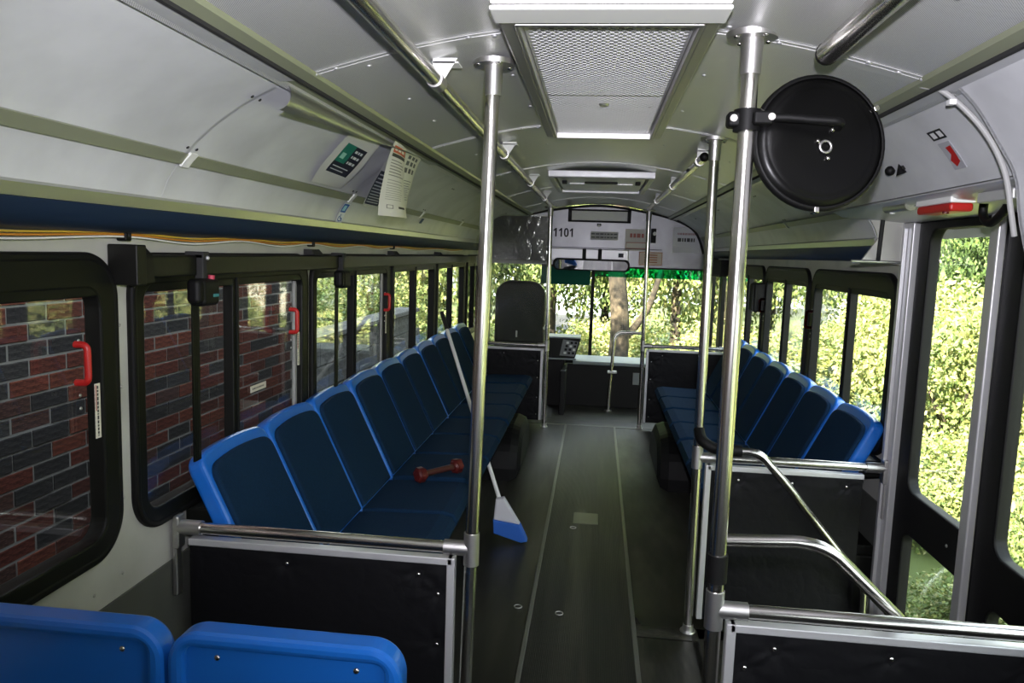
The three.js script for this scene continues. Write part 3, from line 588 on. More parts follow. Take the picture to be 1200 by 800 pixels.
// ---------------------------------------------------------------- ceiling hatches
function hatch(name, label, z0, z1, hw, yb, lip) {               // z0..z1 opening, yb underside of the frame
  const t = thing(name, label, 'ceiling hatch', [0, 0, 0]);
  const w = 0.032;
  const fr = new THREE.Shape(up([[-hw - w, z0 - lip], [hw + w, z0 - lip], [hw + w, z1 + 0.012], [-hw - w, z1 + 0.012]]));
  fr.holes = [new THREE.Path(up([[-hw, z0], [-hw, z1], [hw, z1], [hw, z0]]))];
  const g = new THREE.ExtrudeGeometry(fr, { depth: 0.03, bevelEnabled: true, bevelSize: 0.005, bevelThickness: 0.006, bevelOffset: -0.005, bevelSegments: 2 }).rotateX(-Math.PI / 2).translate(0, yb + 0.006, 0);
  part('hatch_frame', g, lip > 0.05 ? M.steelDull : M.rib, t);
  return t;
}
{
  const yb = 1.952, z0 = 1.55, z1 = 3.0, hi = 0.186;
  const t = hatch('roof_vent', 'large ceiling vent with a perforated metal grille and bright frame', z0, z1, hi, yb, 0.115);
  part('front_lip', box(-hi - 0.034, hi + 0.034, yb - 0.010, yb - 0.001, z0 - 0.118, z0 - 0.03, 0.004), M.white, t);
  part('inner_rail', [box(-hi, -hi + 0.010, yb - 0.006, yb + 0.03, z0, z1, 0.003), box(hi - 0.010, hi, yb - 0.006, yb + 0.03, z0, z1, 0.003), box(-hi, hi, yb - 0.006, yb + 0.03, z0 - 0.002, z0 + 0.010, 0.003), box(-hi, hi, yb - 0.006, yb + 0.03, z1 - 0.010, z1, 0.003)], M.steelDull, t);
  // perforated grille in two sheets, slots cut through
  const za = z0 + 0.012, zb = 2.30, zc = z1 - 0.012, hw = hi - 0.012, y = yb + 0.014;
  for (const [a, b] of [[za, zb], [zb, zc]]) {
    const s = new THREE.Shape(up([[-hw, a], [hw, a], [hw, b], [-hw, b]])); const holes = [];
    let r = 0;
    for (let z = a + 0.010; z < b - 0.006; z += 0.0125, r++) for (let x = -hw + 0.012 + (r % 2) * 0.009; x < hw - 0.010; x += 0.018)
      holes.push(new THREE.Path(up([[x - 0.0072, z], [x - 0.0042, z + 0.0042], [x + 0.0042, z + 0.0042], [x + 0.0072, z], [x + 0.0042, z - 0.0042], [x - 0.0042, z - 0.0042]])));
    s.holes = holes;
    part('grille', new THREE.ExtrudeGeometry(s, { depth: 0.0015, bevelEnabled: false }).rotateX(-Math.PI / 2).translate(0, y, 0), M.grille, t);
  }
  part('vent_well', box(-hw - 0.008, hw + 0.008, y + 0.026, y + 0.030, za, zc), M.gap, t);
  part('latch', new THREE.CylinderGeometry(0.016, 0.013, 0.006, 16).translate(-0.002, y - 0.003, -2.42), M.alu, t);
  part('screw', dome(0.005).rotateX(Math.PI).translate(0.14, y, -2.46), M.steelDull, t);
  const u = hatch('escape_hatch', 'distant low ceiling hatch near the front bulkhead', 4.45, 5.5, 0.27, 1.94, 0.04);
  part('lid', [box(-0.265, 0.265, 1.955, 1.975, 4.46, 5.49, 0.006), box(-0.2, 0.2, 1.946, 1.956, 4.9, 5.2, 0.004)], M.ceil, u);
  part('handle', box(-0.10, 0.10, 1.935, 1.947, 4.7, 4.72, 0.004), M.gap, u);
  for (const x of [-0.225, 0.225]) part('hinge', box(x - 0.015, x + 0.015, 1.938, 1.957, 4.75, 4.82, 0.004), M.gap, u);
}
// ---------------------------------------------------------------- seats
function makeSeat(name, label) {                                // local: facing +x, wall line at x = 0, centred on z
  const t = thing(name, label, 'seat');
  const hw = 0.212;
  const L = Math.hypot(0.22, 0.46), tilt = Math.atan2(0.22, 0.46);
  const lean = (g) => g.rotateY(Math.PI / 2).rotateZ(tilt).translate(0.27, 0.44, 0);
  const E = (sh, d, b, off) => lean(new THREE.ExtrudeGeometry(sh, { depth: d, bevelEnabled: true, bevelSize: b, bevelThickness: b, bevelOffset: -b, bevelSegments: 3, curveSegments: 6 }).translate(0, 0, off));
  const shape = (inset, top) => { const a = hw - inset, s = new THREE.Shape(); s.moveTo(-a, inset); s.lineTo(a, inset); s.lineTo(a, top - 0.055); s.quadraticCurveTo(a, top - 0.012, a - 0.05, top - 0.006); s.quadraticCurveTo(0, top + 0.012, -a + 0.05, top - 0.006); s.quadraticCurveTo(-a, top - 0.012, -a, top - 0.055); s.closePath(); return s; };
  // shell: rim with a hollow behind the upholstery
  const back = E(shape(0, L), 0.028, 0.014, -0.036);
  part('shell', [back, box(0.20, 0.645, 0.385, 0.425, -hw, hw, 0.014)], M.shell, t);
  part('back_cushion', E(shape(0.018, L - 0.040), 0.012, 0.009, 0.0), M.fabric, t);
  // seat pad with rounded front edge
  const pad = [[0.27, 0.425], [0.27, 0.452], [0.33, 0.458], [0.5, 0.462], [0.60, 0.466], [0.645, 0.455], [0.662, 0.43], [0.655, 0.405], [0.60, 0.412]];
  part('seat_cushion', runZ(pad, -hw + 0.010, hw - 0.010, 0.008), M.fabric, t);
  return t;
}
const seat0 = makeSeat('side_seat', '');
seat0.userData.group = 'blue seats along the brick wall side';
const ords = ['first', 'second', 'third', 'fourth', 'fifth', 'sixth', 'seventh', 'eighth', 'ninth', 'tenth'];
const leftZ = [], rightZ = [];
{ let z = 2.215; for (let i = 0; i < 10; i++) { leftZ.push(z); z += 0.432 + ([2, 5, 8].includes(i) ? 0.028 : 0); } }
{ let z = 3.265; for (let i = 0; i < 7; i++) { rightZ.push(z); z += 0.437 + ([0, 2, 4].includes(i) ? 0.02 : 0); } }
leftZ.forEach((z, i) => {
  const lab = ords[i] + ' blue sideways seat on the brick wall side, counted from the rear barrier';
  if (!i) { seat0.userData.label = lab; seat0.position.set(-W, 0, -z); } else copyOf(seat0, lab, [-W, 0, z], 0);
});
rightZ.forEach((z, i) => { const c = copyOf(seat0, ords[i] + ' blue sideways seat on the bushes side, counted from the double door', [W, 0, z], Math.PI); c.userData.group = 'blue seats along the bushes side'; });
// bench frames carrying the side seats
for (const [sd, a, b, l] of [[-1, 2.02, 6.4, 'black bench frame under the brick side seats'], [1, 3.06, 6.3, 'black bench frame under the bushes side seats']]) {
  const t = thing('bench_frame', l, 'bench frame', [0, 0, 0]);
  const X = (v) => sd * (W - v);
  part('beam', [box(X(0.02), X(0.58), 0.34, 0.384, a, b, 0.006)], M.frame, t);
  part('front_tube', cyl([X(0.60), 0.365, a], [X(0.60), 0.365, b], 0.015), M.steelDull, t);
  for (let z = a + 0.15; z < b; z += 0.88) part('leg', pipe([[X(0.58), 0.36, z], [X(0.44), 0.02, z], [X(0.30), 0.02, z]], 0.018, 0.03), M.steelDull, t);
  part('heater_cover', box(X(0.0), X(0.16), 0.0, 0.34, a, b, 0.01), M.frame, t);
  part('back_rail', box(X(0.005), X(0.09), 0.66, 0.73, a, b, 0.008), M.frame, t);
}
for (const [sd, l] of [[-1, 'rounded dark wheel housing under the brick side seats'], [1, 'rounded dark wheel housing under the bushes side seats']]) {
  const t = thing('wheel_housing', l, 'wheel housing', [0, 0, 5.25]);
  const s = new THREE.Shape(); s.moveTo(-0.42, 0); s.lineTo(-0.42, 0.08); s.quadraticCurveTo(-0.38, 0.332, -0.12, 0.335); s.lineTo(0.12, 0.335); s.quadraticCurveTo(0.38, 0.332, 0.42, 0.08); s.lineTo(0.42, 0); s.closePath();
  part('shell', plateX(s, [], sd < 0 ? -W + 0.17 : 0.45, 0.55, 0.07), M.rubber, t);
}
{ // the two seats in front of the camera, seen from behind
  const t = thing('forward_seat', 'bright blue forward facing seat nearest the aisle, before the black barrier', 'seat', [-0.515, 0, 1.19]);
  const hw = 0.213;
  const sh = (w, y0, y1, r) => rrect(-w, y0, w, y1, [0.03, 0.03, r, r], THREE.Shape);
  part('shell', [plateZ(sh(hw, 0.36, 0.818, 0.06), [sh(hw - 0.03, 0.39, 0.790, 0.02)], 0.0, 0.055, 0.010), plateZ(sh(hw - 0.02, 0.37, 0.80, 0.05), [], 0.016, 0.02, 0.003), box(-hw, hw, 0.355, 0.40, 0.03, 0.44, 0.015)], M.shell, t);
  part('back_cushion', plateZ(sh(hw - 0.024, 0.44, 0.79, 0.045), [], 0.045, 0.03, 0.01), M.fabric, t);
  part('seat_cushion', box(-hw + 0.02, hw - 0.02, 0.39, 0.44, 0.08, 0.44, 0.02), M.fabric, t);
  for (const x of [-0.125, 0.13]) rivet('bolt', rivetGeo, M.steel, [x, 0.768, 0.016], [0, 0, -1], t);
  part('frame', [cyl([-0.15, 0.0, 0.1], [-0.15, 0.37, 0.2], 0.018), cyl([0.15, 0, 0.1], [0.15, 0.37, 0.2], 0.018), cyl([-0.19, 0.355, 0.2], [0.19, 0.355, 0.2], 0.018)], M.frame, t);
  copyOf(t, 'dim blue forward facing seat by the window, before the black barrier', [-0.95, 0.0, 1.19]);
}
// ---------------------------------------------------------------- the double rear door
{
  const d = struct('door_1', 'black framed double glass door at the side of the bus', 'door');
  const leaf = (a, b, nm) => {
    part('leaf_frame', plateX(rect(a, b, -0.34, 1.66), [rrect(a + 0.055, 0.69, b - 0.10, 1.63, 0.05), rrect(a + 0.055, -0.2, b - 0.10, 0.535, 0.05)], W - 0.012, 0.04, 0.006), M.rubber, d);
    part('pane', box(W + 0.006, W + 0.010, 0.67, 1.64, a + 0.05, b - 0.09), M.glass, d);
    part('pane', box(W + 0.006, W + 0.010, -0.22, 0.55, a + 0.05, b - 0.09), M.glass, d);
    part('edge_strip', box(W - 0.035, W - 0.010, -0.3, 1.66, a, a + 0.05, 0.006), M.aluPale, d);
    rivet('screw', rivetGeo, M.steelDull, [W - 0.012, 0.61, a + 0.16], [-1, 0, 0], d);
  };
  leaf(2.325, 2.925); leaf(1.72, 2.318);
  part('door_post', [box(W - 0.03, W + 0.02, -0.34, 1.66, 2.935, 3.04, 0.006), box(W - 0.045, W - 0.03, -0.3, 1.64, 2.975, 2.985, 0.003)], M.aluPale, d);
  const h = struct('trim_3', 'grey header cover above the double door with decals', 'door header');
  const p = smooth([[0.742, 1.868], [0.80, 1.815], [0.845, 1.762], [0.885, 1.702]], 10);
  part('header_cover', strip(p, 0.01, 1.72, 2.90), M.cove, h);
  part('header_underside', [strip([[0.886, 1.70], [0.92, 1.682], [1.17, 1.665]], -0.006, 1.72, 3.04), box(0.90, 1.16, 1.655, 1.68, 1.80, 1.96, 0.004)], M.aluPale, h);
  part('header_end', plateZ(new THREE.Shape(up([[0.742, 1.868], ...p, [1.17, 1.665], [1.17, 1.868]])), [], 2.895, 0.006), M.cove, h);
  // rear cover behind the door and the arched conduit over its edge
  const q = smooth([[0.70, 1.888], [0.76, 1.83], [0.815, 1.75], [0.85, 1.69], [0.868, 1.60], [0.90, 1.49]], 16);
  part('rear_cover', [strip(q, 0.01, Z0, 1.70), plateZ(new THREE.Shape(up([...q, [1.17, 1.45], [1.17, 1.888]])), [], 1.69, 0.012)], M.cove, h);
  part('rear_cover_foot', strip([[0.90, 1.49], [1.17, 1.45]], 0.01, Z0, 1.70), M.rubber, h);
  const k = thing('conduit', 'arched grey cable conduit over the door header edge', 'conduit', [0, 0, 0]);
  part('hose', sweep(spline([[0.675, 1.905, 1.79], [0.672, 1.885, 1.76], [0.70, 1.872, 1.735], [0.755, 1.82, 1.715], [0.80, 1.765, 1.71], [0.835, 1.70, 1.71], [0.858, 1.62, 1.715], [0.872, 1.57, 1.72]], 40), 0.006, 10), M.dullGrey, k);
  part('clip', [new THREE.TorusGeometry(0.011, 0.003, 6, 16).translate(0.674, 1.893, -1.772), box(0.715, 0.73, 1.838, 1.85, 1.715, 1.735, 0.003)], M.white, k);
  // cove end cap with its grab loop
  const e = struct('trim_4', 'white end cap closing the cove beside the double door', 'end cap');
  part('end_panel', plateZ(new THREE.Shape(up([[1.175, 1.50], [1.175, 1.86], [0.76, 1.86], ...mirrorX(coveProf).slice().reverse(), [1.0, 1.515]])), [], 3.03, 0.012), M.wall, e);
  part('loop', pipe([[1.05, 1.70, 3.03], [1.05, 1.69, 2.985], [1.045, 1.54, 2.985], [1.06, 1.515, 3.03]], 0.008, 0.03), M.gap, e);
  part('edge_tube', cyl([0.96, 1.512, 3.02], [1.165, 1.512, 3.02], 0.006), M.alu, e);
}
{
  const t = thing('door_light', 'red and white marker lamp box under the double door header', 'lamp', [0.935, 1.672, 2.215]);
  part('red_top', box(-0.03, 0.03, 0.012, 0.024, -0.11, 0.11, 0.004), M.red, t); part('white_band', box(-0.032, 0.032, -0.004, 0.013, -0.11, 0.11, 0.004), M.white, t);
  part('red_lens', box(-0.03, 0.03, -0.026, -0.003, -0.105, 0.105, 0.008), M.red, t); part('stud', cyl([-0.02, -0.03, -0.06], [-0.02, -0.02, -0.06], 0.008), M.redDark, t);
  const c = thing('header_cylinder', 'silver air cylinder fitting under the door header', 'fitting', [0.92, 1.682, 2.5]);
  part('body', cyl([0, 0, -0.1], [0, 0, 0.08], 0.018), M.alu, c); part('rod', cyl([0, 0, -0.2], [0, 0, -0.1], 0.006), M.steel, c); part('screw', cyl([0, -0.02, 0.04], [0, 0.03, 0.04], 0.008), M.white, c);
  single('strap_loop', sweep(spline([[1.0, 1.682, 2.135], [1.0, 1.64, 2.135], [1.0, 1.617, 2.10], [1.0, 1.632, 2.05], [1.0, 1.66, 2.015], [1.0, 1.69, 2.01]], 30), 0.011, 10), M.rubber, 'black hose loop hanging under the double door header', 'hose');
  const n = thing('decal', 'red and white pictogram decal on the door header', 'decal', [0, 0, 0]);
  const on = (x) => { const p = smooth([[0.742, 1.868], [0.80, 1.815], [0.845, 1.762], [0.885, 1.702]], 60); return p.reduce((a, b) => Math.abs(b[1] - x) < Math.abs(a[1] - x) ? b : a); };
  const patch = (y0, y1, z0, z1, lift) => { const a = []; for (let k = 0; k <= 4; k++) { const p = on(y0 + (y1 - y0) * k / 4); a.push([p[0] - lift, p[1] - lift]); }
    const g = strip(a, 0.001, z0, z1), q = g.attributes.uv; let m = 0; for (let i = 0; i < q.count; i++) m = Math.max(m, q.getX(i)); for (let i = 0; i < q.count; i++) q.setXY(i, (q.getY(i) - z0) / (z1 - z0), 1 - q.getX(i) / m); return g; };
  part('red_figure', patch(1.80, 1.738, 1.935, 1.995, 0.002), canvasMat(128, 128, (x, w, h) => { x.fillStyle = '#a8a8ae'; x.fillRect(0, 0, w, h); x.fillStyle = '#b01414'; x.beginPath(); x.moveTo(20, 20); x.lineTo(80, 24); x.lineTo(70, 60); x.lineTo(112, 84); x.lineTo(84, 116); x.lineTo(26, 96); x.fill(); }), n);
  part('caption', patch(1.825, 1.806, 1.93, 2.0, 0.002), canvasMat(64, 32, (x, w, h) => { x.fillStyle = '#222'; x.fillRect(0, 0, w, h); x.fillStyle = '#ddd'; x.fillRect(6, 6, 20, 20); x.fillRect(36, 6, 20, 20); }), n);
  for (const [z, y] of [[2.33, 1.775], [2.262, 1.772]]) { const p = on(y); const b = thing('control_knob', z > 2.3 ? 'round black knob on the door header' : 'pointed black knob on the door header', 'knob', [p[0], p[1], z]);
    part('cap', z > 2.3 ? new THREE.SphereGeometry(0.014, 14, 10).translate(-0.008, -0.005, 0) : new THREE.ConeGeometry(0.016, 0.03, 4).rotateZ(0.4).translate(-0.008, -0.004, 0), M.rubber, b); part('base', new THREE.CylinderGeometry(0.01, 0.01, 0.012, 12).rotateZ(0.9), M.rubber, b); }
}
// ---------------------------------------------------------------- left side belt track, retractors, wires
{
  const t = thing('belt_track', 'long black square beam above the brick side windows', 'beam', [0, 0, 0]);
  part('beam', box(-W + 0.005, -1.10, 1.408, 1.465, 1.76, 6.55, 0.006), M.beam, t);
  part('end_block', [box(-W + 0.003, -1.09, 1.392, 1.490, 1.70, 1.74, 0.004), runZ([[-W + 0.003, 1.395], [-1.095, 1.397], [-1.10, 1.465], [-1.12, 1.486], [-W + 0.003, 1.488]], 1.74, 1.78)], M.beam, t);
  for (const z of [2.965, 4.185, 5.405]) part('bracket', runZ([[-W + 0.003, 1.466], [-1.12, 1.466], [-1.14, 1.488], [-W + 0.003, 1.488]], z - 0.04, z + 0.06), M.gap, t);
  for (const [z, l, nm] of [[2.0, 'black belt retractor with a pink button and teal mark', 0], [3.16, 'plain black belt retractor before the shrubs window', 1]]) {
    const r = thing('belt_retractor', l, 'retractor', [-1.085, 1.38, z]);
    part('housing', [box(-0.03, 0.02, -0.055, 0.02, -0.035, 0.055, 0.014), box(-0.026, 0.016, -0.05, 0.022, -0.055, 0.03, 0.016)], M.rubber, r);
    part('hook', [box(-0.022, 0.004, 0.015, 0.09, -0.012, 0.012, 0.004), box(-0.05, 0.006, 0.075, 0.095, -0.012, 0.02, 0.003)], M.gap, r);
    if (!nm) { part('button', cyl([0.004, 0.012, 0.03], [0.006, 0.03, 0.03], 0.009), std([0.45, 0.04, 0.08], 0.5), r); part('mark', box(0.02, 0.0215, -0.03, -0.022, 0.012, 0.042), std([0.03, 0.2, 0.22], 0.5), r); part('hook_pin', new THREE.SphereGeometry(0.006, 8, 6).translate(0.008, 0.078, -0.005), M.aluPale, r); }
    part('strap', [box(-0.03, -0.026, -0.50, -0.05, -0.019, 0.019), ...(nm ? [] : [box(-0.0262, -0.0252, -0.50, -0.05, -0.007, -0.002), box(-0.0262, -0.0252, -0.50, -0.05, 0.002, 0.007)])], nm ? M.rubber : M.frame, r);
  }
  const clipY = [0.9, 1.745, 2.35, 2.965, 3.6, 4.185, 5.405, 6.4];
  const wirePts = (dy, sag) => { const p = []; for (let i = 0; i < clipY.length; i++) { p.push([-1.145, 1.512 + dy, clipY[i]]); if (i < clipY.length - 1) p.push([-1.145, 1.512 + dy - sag, (clipY[i] + clipY[i + 1]) / 2]); } return p; };
  const cw = ['yellow', 'orange', 'white'];
  [[0.006, 0.008, M.yellow], [0.001, 0.010, M.orange], [-0.004, 0.013, M.white]].forEach(([dy, sag, m], i) => single('wire', sweep(spline([[-1.145, 1.503 + dy, -0.6], ...wirePts(dy, sag)], 90), 0.0024, 6), m, cw[i] + ' cord sagging along the top of the brick side windows', 'cord'));
  for (const z of [1.745, 2.965, 4.185]) { const c = thing('cord_clip', ['black cord clip above the beam end block', 'black cord clip above the second window pillar', 'black cord clip above the third window pillar'][Math.round((z - 1.745) / 1.22)], 'clip', [-1.15, 1.512, z]); part('body', box(-0.015, 0.012, -0.014, 0.014, -0.012, 0.012, 0.004), M.rubber, c); part('screw', dome(0.005).rotateZ(-1.57).translate(0.012, 0, 0), M.gap, c); }
  const g = thing('wall_box', 'small black box on the pillar between the bushes side windows', 'box', [W, 1.24, 5.41]);
  part('case', box(-0.09, 0, -0.09, 0.11, -0.06, 0.06, 0.01), M.rubber, g); part('lid', box(-0.1, -0.088, -0.08, 0.1, -0.05, 0.05, 0.004), M.gap, g);
  const f = thing('roller_blind', 'black box at the head of the front passenger door', 'box', [W, 1.42, 6.9]);
  part('case', box(-0.12, -0.01, -0.06, 0.08, -0.25, 0.2, 0.01), M.gap, f); part('lip', box(-0.125, -0.115, -0.07, -0.05, -0.25, 0.2, 0.003), M.rubber, f);
}
// ---------------------------------------------------------------- papers, flap and stickers on the left cove
{
  const cp = smooth([[-0.742, 1.874], [-0.83, 1.832], [-0.92, 1.772], [-0.985, 1.712], [-1.03, 1.655], [-1.055, 1.60]], 80);
  const at = (t, off) => { const i = Math.min(79, Math.max(0, t * 80)), a = cp[Math.floor(i)], b = cp[Math.floor(i) + 1], f = i - Math.floor(i); const dx = b[0] - a[0], dy = b[1] - a[1], l = Math.hypot(dx, dy);
    return [a[0] + dx * f - dy / l * off * 1, a[1] + dy * f + dx / l * off]; };
  // a bent sheet on the cove: s along the cove profile, z along the bus, lift from the panel
  function card(t0, t1, z0, z1, lift, skew, nS = 14, nZ = 8) {
    const pos = [], uv = [], idx = [];
    for (let i = 0; i <= nS; i++) for (let j = 0; j <= nZ; j++) {
      const u = i / nS, v = j / nZ, [x, y] = at(t0 + (t1 - t0) * u, lift(u, v));
      pos.push(x, y, -(z0 + (z1 - z0) * v + skew(u, v))); uv.push(v, 1 - u);
    }
    for (let i = 0; i < nS; i++) for (let j = 0; j < nZ; j++) { const a = i * (nZ + 1) + j, b = a + nZ + 1; idx.push(a, b, a + 1, b, b + 1, a + 1); }
    const g = new THREE.BufferGeometry(); g.setAttribute('position', new THREE.Float32BufferAttribute(pos, 3)); g.setAttribute('uv', new THREE.Float32BufferAttribute(uv, 2)); g.setIndex(idx); g.computeVertexNormals(); return g;
  }
  const lines = (x, X, y0, w, n, dy, col, hh = 5) => { x.fillStyle = col; for (let k = 0; k < n; k++) x.fillRect(X, y0 + k * dy, w * (0.7 + 0.3 * hash(k, n)), hh); };
  const m1 = canvasMat(512, 640, (x, w, h) => { x.fillStyle = '#d2d2d0'; x.fillRect(0, 0, w, h); x.fillStyle = '#1c2030'; x.fillRect(90, 130, 330, 330); x.fillStyle = '#1d7a66'; x.fillRect(90, 130, 150, 200); x.fillStyle = '#9ad0c0'; x.fillRect(120, 230, 60, 60); x.fillStyle = '#d8dce0'; for (const y of [165, 225, 290]) blocks(x, 262, y, 120, 26); x.fillRect(120, 370, 240, 10); x.fillRect(120, 410, 200, 10); });
  const p1 = thing('transit_poster', 'curled white poster with a dark and teal block on the cove', 'poster', [0, 0, 0]);
  part('sheet', card(0.05, 0.56, 2.29, 2.58, (u, v) => 0.010 + 0.016 * Math.sin(u * 3.1) * (0.4 + v), (u) => 0.2 * u), m1, p1);
  const m2 = canvasMat(512, 640, (x, w, h) => { x.fillStyle = '#cfd0d2'; x.fillRect(0, 0, w, h); x.fillStyle = '#262c44'; x.fillRect(30, 150, 450, 440); lines(x, 60, 180, 390, 10, 40, '#d4d6dc', 14); });
  const p2 = thing('bulletin_sheet', 'curved dark printed sheet behind the hanging notice', 'poster', [0, 0, 0]);
  part('sheet', card(0.12, 0.70, 2.80, 3.02, (u, v) => 0.010 + 0.016 * Math.sin(u * 3.1), (u) => 0.36 * u), m2, p2);
  const m3 = canvasMat(384, 1024, (x, w, h) => { x.fillStyle = '#dcdad4'; x.fillRect(0, 0, w, h); x.fillStyle = '#c8583c'; x.fillRect(40, 50, 300, 100); x.fillStyle = '#f0e6dc'; blocks(x, 62, 80, 250, 40); x.fillStyle = '#333338'; x.fillRect(40, 160, 300, 44); lines(x, 50, 240, 280, 6, 34, '#8a8884', 12); lines(x, 50, 470, 280, 9, 38, '#9a9894', 9); x.fillStyle = '#1c1c1e'; x.fillRect(200, 880, 130, 32); x.strokeStyle = '#555'; x.lineWidth = 6; x.strokeRect(70, 870, 60, 50); });
  const p3 = thing('hanging_notice', 'white notice with an orange header hanging loose from the cove', 'notice', [0, 0, 0]);
  const hang = (TL, TR, BL, BR, bow, curl) => { const pos = [], uv = [], idx = [], n = 18, m = 8, mix = (a, b, t) => a.map((q, k) => q + (b[k] - q) * t);
    for (let i = 0; i <= n; i++) for (let j = 0; j <= m; j++) { const u = i / n, v = j / m, q = mix(mix(TL, TR, v), mix(BL, BR, v), u); pos.push(q[0] + bow * Math.sin(u * 3.14) + curl * Math.sin(v * 3.14) * (0.3 + u), q[1] + 0.006 * Math.sin(u * 9), -q[2]); uv.push(v, 1 - u); }
    for (let i = 0; i < n; i++) for (let j = 0; j < m; j++) { const a = i * (m + 1) + j, b = a + m + 1; idx.push(a, b, a + 1, b, b + 1, a + 1); }
    const g = new THREE.BufferGeometry(); g.setAttribute('position', new THREE.Float32BufferAttribute(pos, 3)); g.setAttribute('uv', new THREE.Float32BufferAttribute(uv, 2)); g.setIndex(idx); g.computeVertexNormals(); return g; };
  part('sheet', hang([-0.70, 1.864, 2.56], [-0.715, 1.862, 2.78], [-0.80, 1.617, 2.705], [-0.765, 1.62, 2.99], -0.012, 0.018), m3, p3);
  const m4 = canvasMat(384, 1024, (x, w, h) => { x.fillStyle = '#cfcfca'; x.fillRect(0, 0, w, h); x.fillStyle = '#4a4c54'; for (let k = 0; k < 9; k++) x.fillRect(60 + (k % 3) * 90, 60 + Math.floor(k / 3) * 110, 60, 70); lines(x, 60, 460, 260, 10, 46, '#77787c', 14); });
  const p4 = thing('folded_notice', 'pale notice with grey pictures hanging behind the orange headed notice', 'notice', [0, 0, 0]);
  part('sheet', hang([-0.715, 1.862, 2.80], [-0.725, 1.862, 3.05], [-0.815, 1.66, 2.96], [-0.80, 1.67, 3.12], -0.01, 0.012), m4, p4);
  const st = thing('access_sticker', 'small blue and white wheelchair sticker on the cove', 'sticker', [0, 0, 0]);
  part('sheet', card(0.71, 0.985, 2.95, 3.02, () => 0.009, () => 0), canvasMat(128, 256, (x, w, h) => { x.fillStyle = '#e0e4ec'; x.fillRect(0, 0, w, h); x.fillStyle = '#1c5cae'; x.fillRect(8, 8, 112, 112); x.fillStyle = '#9ed0e0'; x.fillRect(30, 30, 60, 70); x.strokeStyle = '#1c4c9e'; x.lineWidth = 14; x.beginPath(); x.arc(58, 196, 34, 0.2, 4.2); x.stroke(); x.beginPath(); x.moveTo(54, 140); x.lineTo(60, 190); x.lineTo(96, 192); x.lineTo(108, 230); x.stroke(); }), st);
  const st2 = thing('blue_tab', 'tiny dark blue tab on the cove ahead of the hanging notices', 'sticker', [0, 0, 0]);
  part('sheet', card(0.70, 0.80, 4.27, 4.33, () => 0.009, () => 0, 4, 2), std([0.03, 0.07, 0.16], 0.5), st2);
  // the metal trim strip that has come loose at one end
  const fp = []; const fl = thing('loose_trim', 'bent metal trim strip hanging loose from the ceiling channel', 'trim strip', [0, 0, 0]);
  const pos = [], uv = [], idx = [], nz = 18, nc = 10;
  for (let i = 0; i <= nz; i++) for (let j = 0; j <= nc; j++) {
    const u = i / nz, w = j / nc, z = 1.74 + 1.5 * u, d = Math.pow(1 - u, 1.2), an = (85 - 150 * w) * Math.PI / 180;
    const ax = -0.757 + 0.040 * Math.cos(an), ay = 1.842 + 0.038 * Math.sin(an), bx = -0.740 + 0.05 * w, by = 1.863 - 0.001 * w;
    pos.push(bx + (ax - bx) * d, by + (ay - by) * d, -(z - 0.03 * w * d)); uv.push(w, u * 8);
  }
  for (let i = 0; i < nz; i++) for (let j = 0; j < nc; j++) { const a = i * (nc + 1) + j, b = a + nc + 1; idx.push(a, b, a + 1, b, b + 1, a + 1); }
  const g = new THREE.BufferGeometry(); g.setAttribute('position', new THREE.Float32BufferAttribute(pos, 3)); g.setAttribute('uv', new THREE.Float32BufferAttribute(uv, 2)); g.setIndex(idx); g.computeVertexNormals();
  part('strip', g, M.alu, fl);
}
// ---------------------------------------------------------------- broom and dumbbell
{
  const t = thing('broom', 'push broom with a white handle and blue bristles leaning on the seats', 'broom', [0, 0, 0]);
  const a = [-0.945, 1.085, 4.65], b = [-0.445, 0.20, 3.80], L = (f) => a.map((v, i) => v + (b[i] - v) * f);
  part('handle', cyl(L(0.07), b, 0.011, 0.011, 12), M.white, t);
  part('grip', cyl(L(-0.03), L(0.08), 0.013, 0.0135, 12), M.gap, t);
  const hs = new THREE.Shape(up([[-0.03, 0.225], [0.012, 0.235], [0.10, 0.098], [-0.038, 0.115]]));
  part('cap', plateZ(hs, [], 3.775, 0.045, 0.008).translate(-0.44, 0, 0), M.broomGrey, t);
  const bs = new THREE.Shape(up([[-0.04, 0.118], [0.099, 0.100], [0.142, 0.012], [0.11, 0.004], [-0.035, 0.045]]));
  part('bristles', plateZ(bs, [], 3.765, 0.06, 0.006).translate(-0.44, 0, 0), M.bristle, t);
  const d = thing('dumbbell', 'small red dumbbell lying on a blue seat cushion', 'dumbbell', [-0.678, 0.500, 3.318]);
  const A = [-0.066, 0, -0.088], B = [0.066, 0, 0.088], ax = [A, B].map((p) => p);
  part('bar', cyl(A, B, 0.014, 0.014, 12), std([0.05, 0.010, 0.008], 0.5), d);
  const u = [0.6, 0, 0.8];
  for (const [c, s] of [[A, 1], [B, -1]]) {
    const p = (k) => c.map((v, i) => v + u[i] * k * s);
    part('weight', [cyl(p(-0.014), p(0.014), 0.036, 0.036, 6), cyl(p(0.014), p(0.026), 0.030, 0.024, 6), cyl(p(-0.022), p(-0.014), 0.024, 0.032, 6)], M.redDark, d);
  }
}
